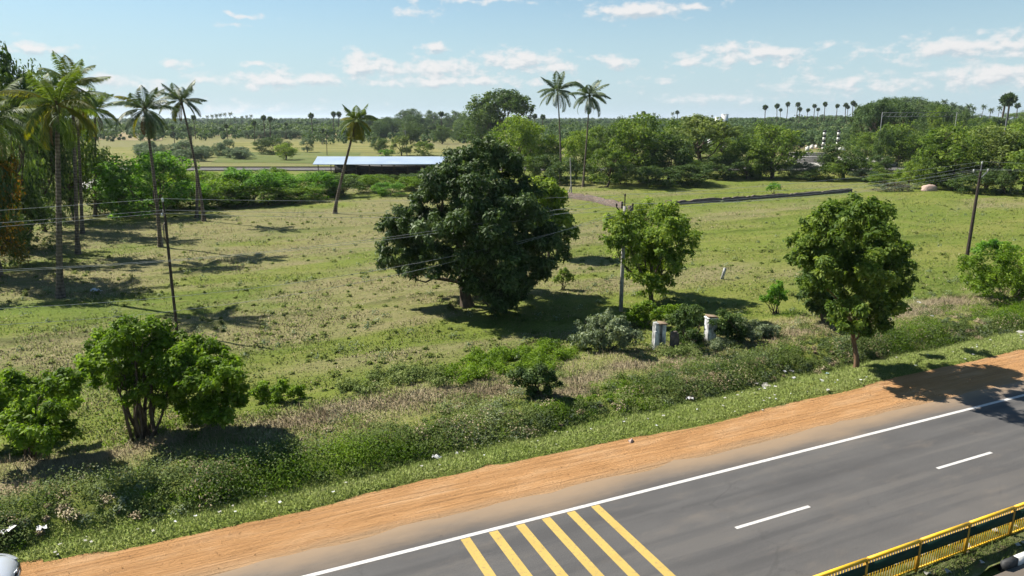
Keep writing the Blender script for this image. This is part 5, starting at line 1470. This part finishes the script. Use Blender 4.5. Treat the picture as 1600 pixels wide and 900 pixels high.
# white plastic and pebbles in the median strip
for k in range(26):
    s = rng.uniform(13, 30); t = rng.uniform(10.15, 11.15); x, y = xy(s, t); sz = rng.uniform(.03, .10); n = 3; g_ = Geo()
    u, v = np.meshgrid(np.linspace(-1, 1, n), np.linspace(-1, 1, n), indexing='ij')
    i, j = np.meshgrid(np.arange(2), np.arange(2), indexing='ij'); g_.add(np.stack([u * sz, v * sz, sz * rng.random((n, n)) + .03], -1).reshape(-1, 3), np.stack([i * n + j, (i + 1) * n + j, (i + 1) * n + j + 1, i * n + j + 1], -1).reshape(-1, 4))
    o = g_.obj('scrap', M['paper']); o.location = (x, y, .16); tag(o, 'pale scrap lying in the median strip behind the yellow railing', 'litter', 'scraps in the median strip')

# ================================================================== ground cover (stuff)
def blades(P, hgt_, wid, rng, tilt=.5, fr=None):
    """upright grass blades as tapering quads"""
    n = len(P); a = rng.random(n) * 6.28
    side = np.stack([np.cos(a), np.sin(a), 0 * a], 1) * (np.broadcast_to(wid, (n,)) * .5)[:, None]
    b2 = rng.random(n) * 6.28; tl = tilt * rng.random(n)
    tip = np.stack([np.cos(b2) * tl, np.sin(b2) * tl, np.sqrt(1 - np.clip(tl, 0, .99) ** 2)], 1) * np.broadcast_to(hgt_, (n,))[:, None]
    V = np.stack([P - side, P + side, P + tip + side * .3, P + tip - side * .3], 1).reshape(-1, 3)
    return V, np.arange(4 * n).reshape(n, 4)
def wedge(n, y0, y1, rng, p=1.6, margin=1.12):
    """points on the field, denser where it is nearer"""
    u = rng.random(n); a = y0 ** (1 - p); b_ = y1 ** (1 - p)
    y = (a + (b_ - a) * u) ** (1 / (1 - p))
    x = rng.uniform(-1, 1, n) * (.76 * y * margin + 3)
    return x, y
def onground(x, y): return np.stack([x, y, hgt(x, y)], 1)

rng = np.random.default_rng(101)
# verge grass
n = 130000
s = rng.uniform(-14, 48, n); t = t_out(s) + rng.uniform(-.05, 1, n) * (t_bank(s) - t_out(s) + .5) + rng.normal(0, .05, n); x, y = xy(s, t)
P = onground(x, y); lm = lush_mask(x, y)
V, Q = blades(P, rng.uniform(.03, .085, n) * (1 + .5 * lm), .026, rng, .97)
g_ = Geo(); g_.add(V, Q, np.clip(.55 + rng.normal(0, .18, n) - .12 * lm + .3 * (fbm(s * .7, t * 1.2, 15, 3) - .5), 0, 1))
tag(g_.obj('verge_grass', M['verge']), 'short green grass of the roadside verge', 'grass', kind='stuff')
# field turf
n = 330000
x, y = wedge(n, 24, 135, rng, 1.9); q = q_of(x, y)
dens = fbm(x * .35, y * .6, 33, 3); keep = (q > 3) & (rng.random(n) < .25 + 1.2 * sstep(.35, .65, dens))
x, y = x[keep], y[keep]; n = len(x)
P = onground(x, y); sc = 1 + np.maximum(0, y - 30) * .012
bm_ = brown_mask(x, y); dm_ = dry_mask(x, y)
V, Q = blades(P, rng.uniform(.03, .095, n) * sc * (.5 + 1.0 * dens[keep]), .05 * sc, rng, .9)
f = np.clip(.45 + .5 * (fbm(x * .12, y * .25, 44, 3) - .5) + rng.normal(0, .14, n), 0, 1)
dry_pick = rng.random(n) < np.clip(.07 + .55 * bm_ + .7 * dm_, 0, .9)
for nm, sel, mm, lb in (('field_grass', ~dry_pick, 'grass', 'green grazed turf of the field'), ('field_grass', dry_pick, 'dry', 'dead brownish grass mixed in the field turf')):
    Vs = V.reshape(-1, 4, 3)[sel].reshape(-1, 3); k = int(sel.sum())
    g_ = Geo(); g_.add(Vs, np.arange(4 * k).reshape(k, 4), f[sel]); tag(g_.obj(nm, M[mm]), lb, 'grass', kind='stuff')
# low weeds of the field: small leafy rosettes
n = 1700
x, y = wedge(n, 30, 125, rng, 1.5); q = q_of(x, y); keep = (q > 9) & (fbm(x * .06, y * .12, 63, 3) > .44); x, y = x[keep], y[keep]; n = len(x)
hh = rng.uniform(.10, .42, n) ** 1.2; nl = 34; idx = np.repeat(np.arange(n), nl)
d = rdir(len(idx), rng, .6); P = onground(x, y)[idx] + d * (hh[idx] * (.4 + .6 * rng.random(len(idx))))[:, None] * [1, 1, .8]
V, Q = leafquads(P, d + rng.normal(size=d.shape) * .5 + [0, 0, .5], .12 + .0012 * y[idx], .07 + .0008 * y[idx], rng, .1)
g_ = Geo(); g_.add(V, Q, np.clip(.5 + rng.normal(0, .22, n)[idx] + rng.normal(0, .12, len(idx)), 0, 1))
tag(g_.obj('weeds', M['fieldweed']), 'low scattered weeds growing in the field', 'weeds', kind='stuff')
n = 420
x, y = wedge(n, 34, 110, rng, 1.4); keep = (q_of(x, y) > 7); x, y = x[keep], y[keep]; n = len(x)
hh = rng.uniform(.2, .55, n); nl = 40; idx = np.repeat(np.arange(n), nl)
d = rdir(len(idx), rng, .8); P = onground(x, y)[idx] + d * (hh[idx] * (.4 + .6 * rng.random(len(idx))))[:, None]
V, Q = leafquads(P, d + rng.normal(size=d.shape) * .4, .14, .07, rng, .1)
g_ = Geo(); g_.add(V, Q, np.clip(.6 + rng.normal(0, .2, len(idx)), 0, 1)); tag(g_.obj('pale_weeds', M['dusty']), 'pale grey green weeds dotted over the field', 'weeds', kind='stuff')
# the overgrown bank
n = 4600
s = rng.uniform(-14, 54, n); qq = -.05 + rng.gamma(1.5, 1.7, n); t = t_bank(s) + qq
x, y = xy(s, t)
dn = fbm(s * .42, t * .8, 71, 3); dm_ = dry_mask(x, y)
keep = (qq < 8.5) & (rng.random(n) < np.where(qq < 2.3, sstep(.12, .42, dn), sstep(.36, .60, dn) * .75)) & (rng.random(n) > dm_ * 1.7); x, y, s, t, qq, dn = [a_[keep] for a_ in (x, y, s, t, qq, dn)]; n = len(x)
hh = rng.uniform(.12, .42, n) * (.35 + 1.25 * sstep(.25, .7, dn)) * np.where(qq < .35, .7, np.where(qq < 2.2, 1.25, .9)); nl = 120; idx = np.repeat(np.arange(n), nl)
d = rdir(len(idx), rng, .6); P = onground(x, y)[idx] + d * (hh[idx] * (.25 + .95 * rng.random(len(idx)) ** .8))[:, None] * [1.30, 1.30, .95]
V, Q = leafquads(P, d * .6 + rng.normal(size=d.shape) * .5 + [0, 0, .4], .085 * (.5 + .9 * rng.random(len(idx))), .042, rng, .15)
tone = np.clip(.5 + .9 * (fbm(s * .5, t * .8, 19, 3) - .5) + rng.normal(0, .12, n), 0, 1)
kind_ = np.where(rng.random(n) < .05 + .55 * sstep(.52, .62, fbm(s * .2, t * .35, 29, 3)) + .9 * spots(x, y, LUSH), 0, np.where(rng.random(n) < .16, 2, np.where(rng.random(n) < .12, 3, 1)))[idx]
for k_, mm, lb in ((0, 'lush', 'bright leafy creepers over the roadside bank'), (1, 'weed', 'dull green weeds over the roadside bank'), (2, 'dusty', 'grey green herbs among the weeds of the bank'), (3, 'dry', 'withered brown herbs among the weeds of the bank')):
    sl = kind_ == k_; k = int(sl.sum()); g_ = Geo(); g_.add(V.reshape(-1, 4, 3)[sl].reshape(-1, 3), np.arange(4 * k).reshape(k, 4), np.clip(tone[idx] + rng.normal(0, .14, len(idx)) - .08, 0, 1)[sl])
    tag(g_.obj('undergrowth', M[mm]), lb, 'undergrowth', kind='stuff')
# dry grass tangles
n = 190000
s = rng.uniform(-14, 55, n); t = t_bank(s) + rng.uniform(0, 9, n); x, y = xy(s, t); dm_ = dry_mask(x, y)
keep = rng.random(n) < np.clip(dm_ * 1.4 - .12 + .08 * (t - t_bank(s) < 5), 0, 1); x, y, s, t = x[keep], y[keep], s[keep], t[keep]; n = len(x)
V, Q = blades(onground(x, y), rng.uniform(.06, .26, n) * (.4 + 1.1 * fbm(s, t, 81, 2)), .022, rng, .99)
g_ = Geo(); g_.add(V, Q, np.clip(.5 + .7 * (fbm(s * .6, t, 82, 3) - .5) + rng.normal(0, .18, n), 0, 1))
tag(g_.obj('dry_grass', M['dry']), 'tangled dry brown grass along the top of the bank', 'dry grass', kind='stuff')
# median grass
n = 16000
s = rng.uniform(8, 42, n); t = rng.uniform(10.15, 11.2, n); x, y = xy(s, t); keep = fbm(s * 1.2, t * 2, 91, 3) > .42; x, y, s, t = x[keep], y[keep], s[keep], t[keep]; n = len(x)
V, Q = blades(np.stack([x, y, np.full(n, .13)], 1), rng.uniform(.05, .16, n), .02, rng, .9)
g_ = Geo(); g_.add(V, Q, np.clip(.55 + rng.normal(0, .25, n), 0, 1)); tag(g_.obj('median_grass', M['grass']), 'thin grass of the median strip behind the railing', 'grass', kind='stuff')
# loose stones and clods on the dirt shoulder
rng = np.random.default_rng(202)
n = 1800
s = rng.uniform(-12, 46, n); to_ = t_out(s); t = 18.6 + (to_ - 18.4) * np.clip(rng.beta(2.2, 1.2, n), 0, 1.02); x, y = xy(s, t)
sz = .008 + .022 * rng.random(n) ** 6
d8 = np.array([[1, 0, 0], [0, 1, 0], [-1, 0, 0], [0, -1, 0], [0, 0, 1.0], [0, 0, -1.0]])
V = np.stack([x, y, np.full(n, -.005)], 1)[:, None, :] + d8[None] * sz[:, None, None] * (.6 + .8 * rng.random((n, 6, 1)))
tri = np.array([[0, 1, 4, 4], [1, 2, 4, 4], [2, 3, 4, 4], [3, 0, 4, 4]])
tri = np.array([[0, 1, 4, 3], [1, 2, 3, 4]])
Q = (tri[None] + (np.arange(n) * 6)[:, None, None]).reshape(-1, 4)
g_ = Geo(); g_.add(V.reshape(-1, 3), Q); tag(g_.obj('gravel', M['dirt']), 'loose clods and small stones on the dirt shoulder', 'gravel', kind='stuff')

# ------------------------------------------------------------------ the air
m, h = mat('warm_air')
pv = h.node('ShaderNodeVolumePrincipled')
pv.inputs['Color'].default_value = (.80, .90, 1.0, 1); pv.inputs['Density'].default_value = .00008; pv.inputs['Anisotropy'].default_value = .25
o_ = h.node('ShaderNodeOutputMaterial'); h.put(o_.inputs['Volume'], pv.outputs[0])
g_ = Geo(); g_.box((0, 8000, 30), (20000, 13000, 42)); tag(g_.obj('haze', m), kind='stuff')
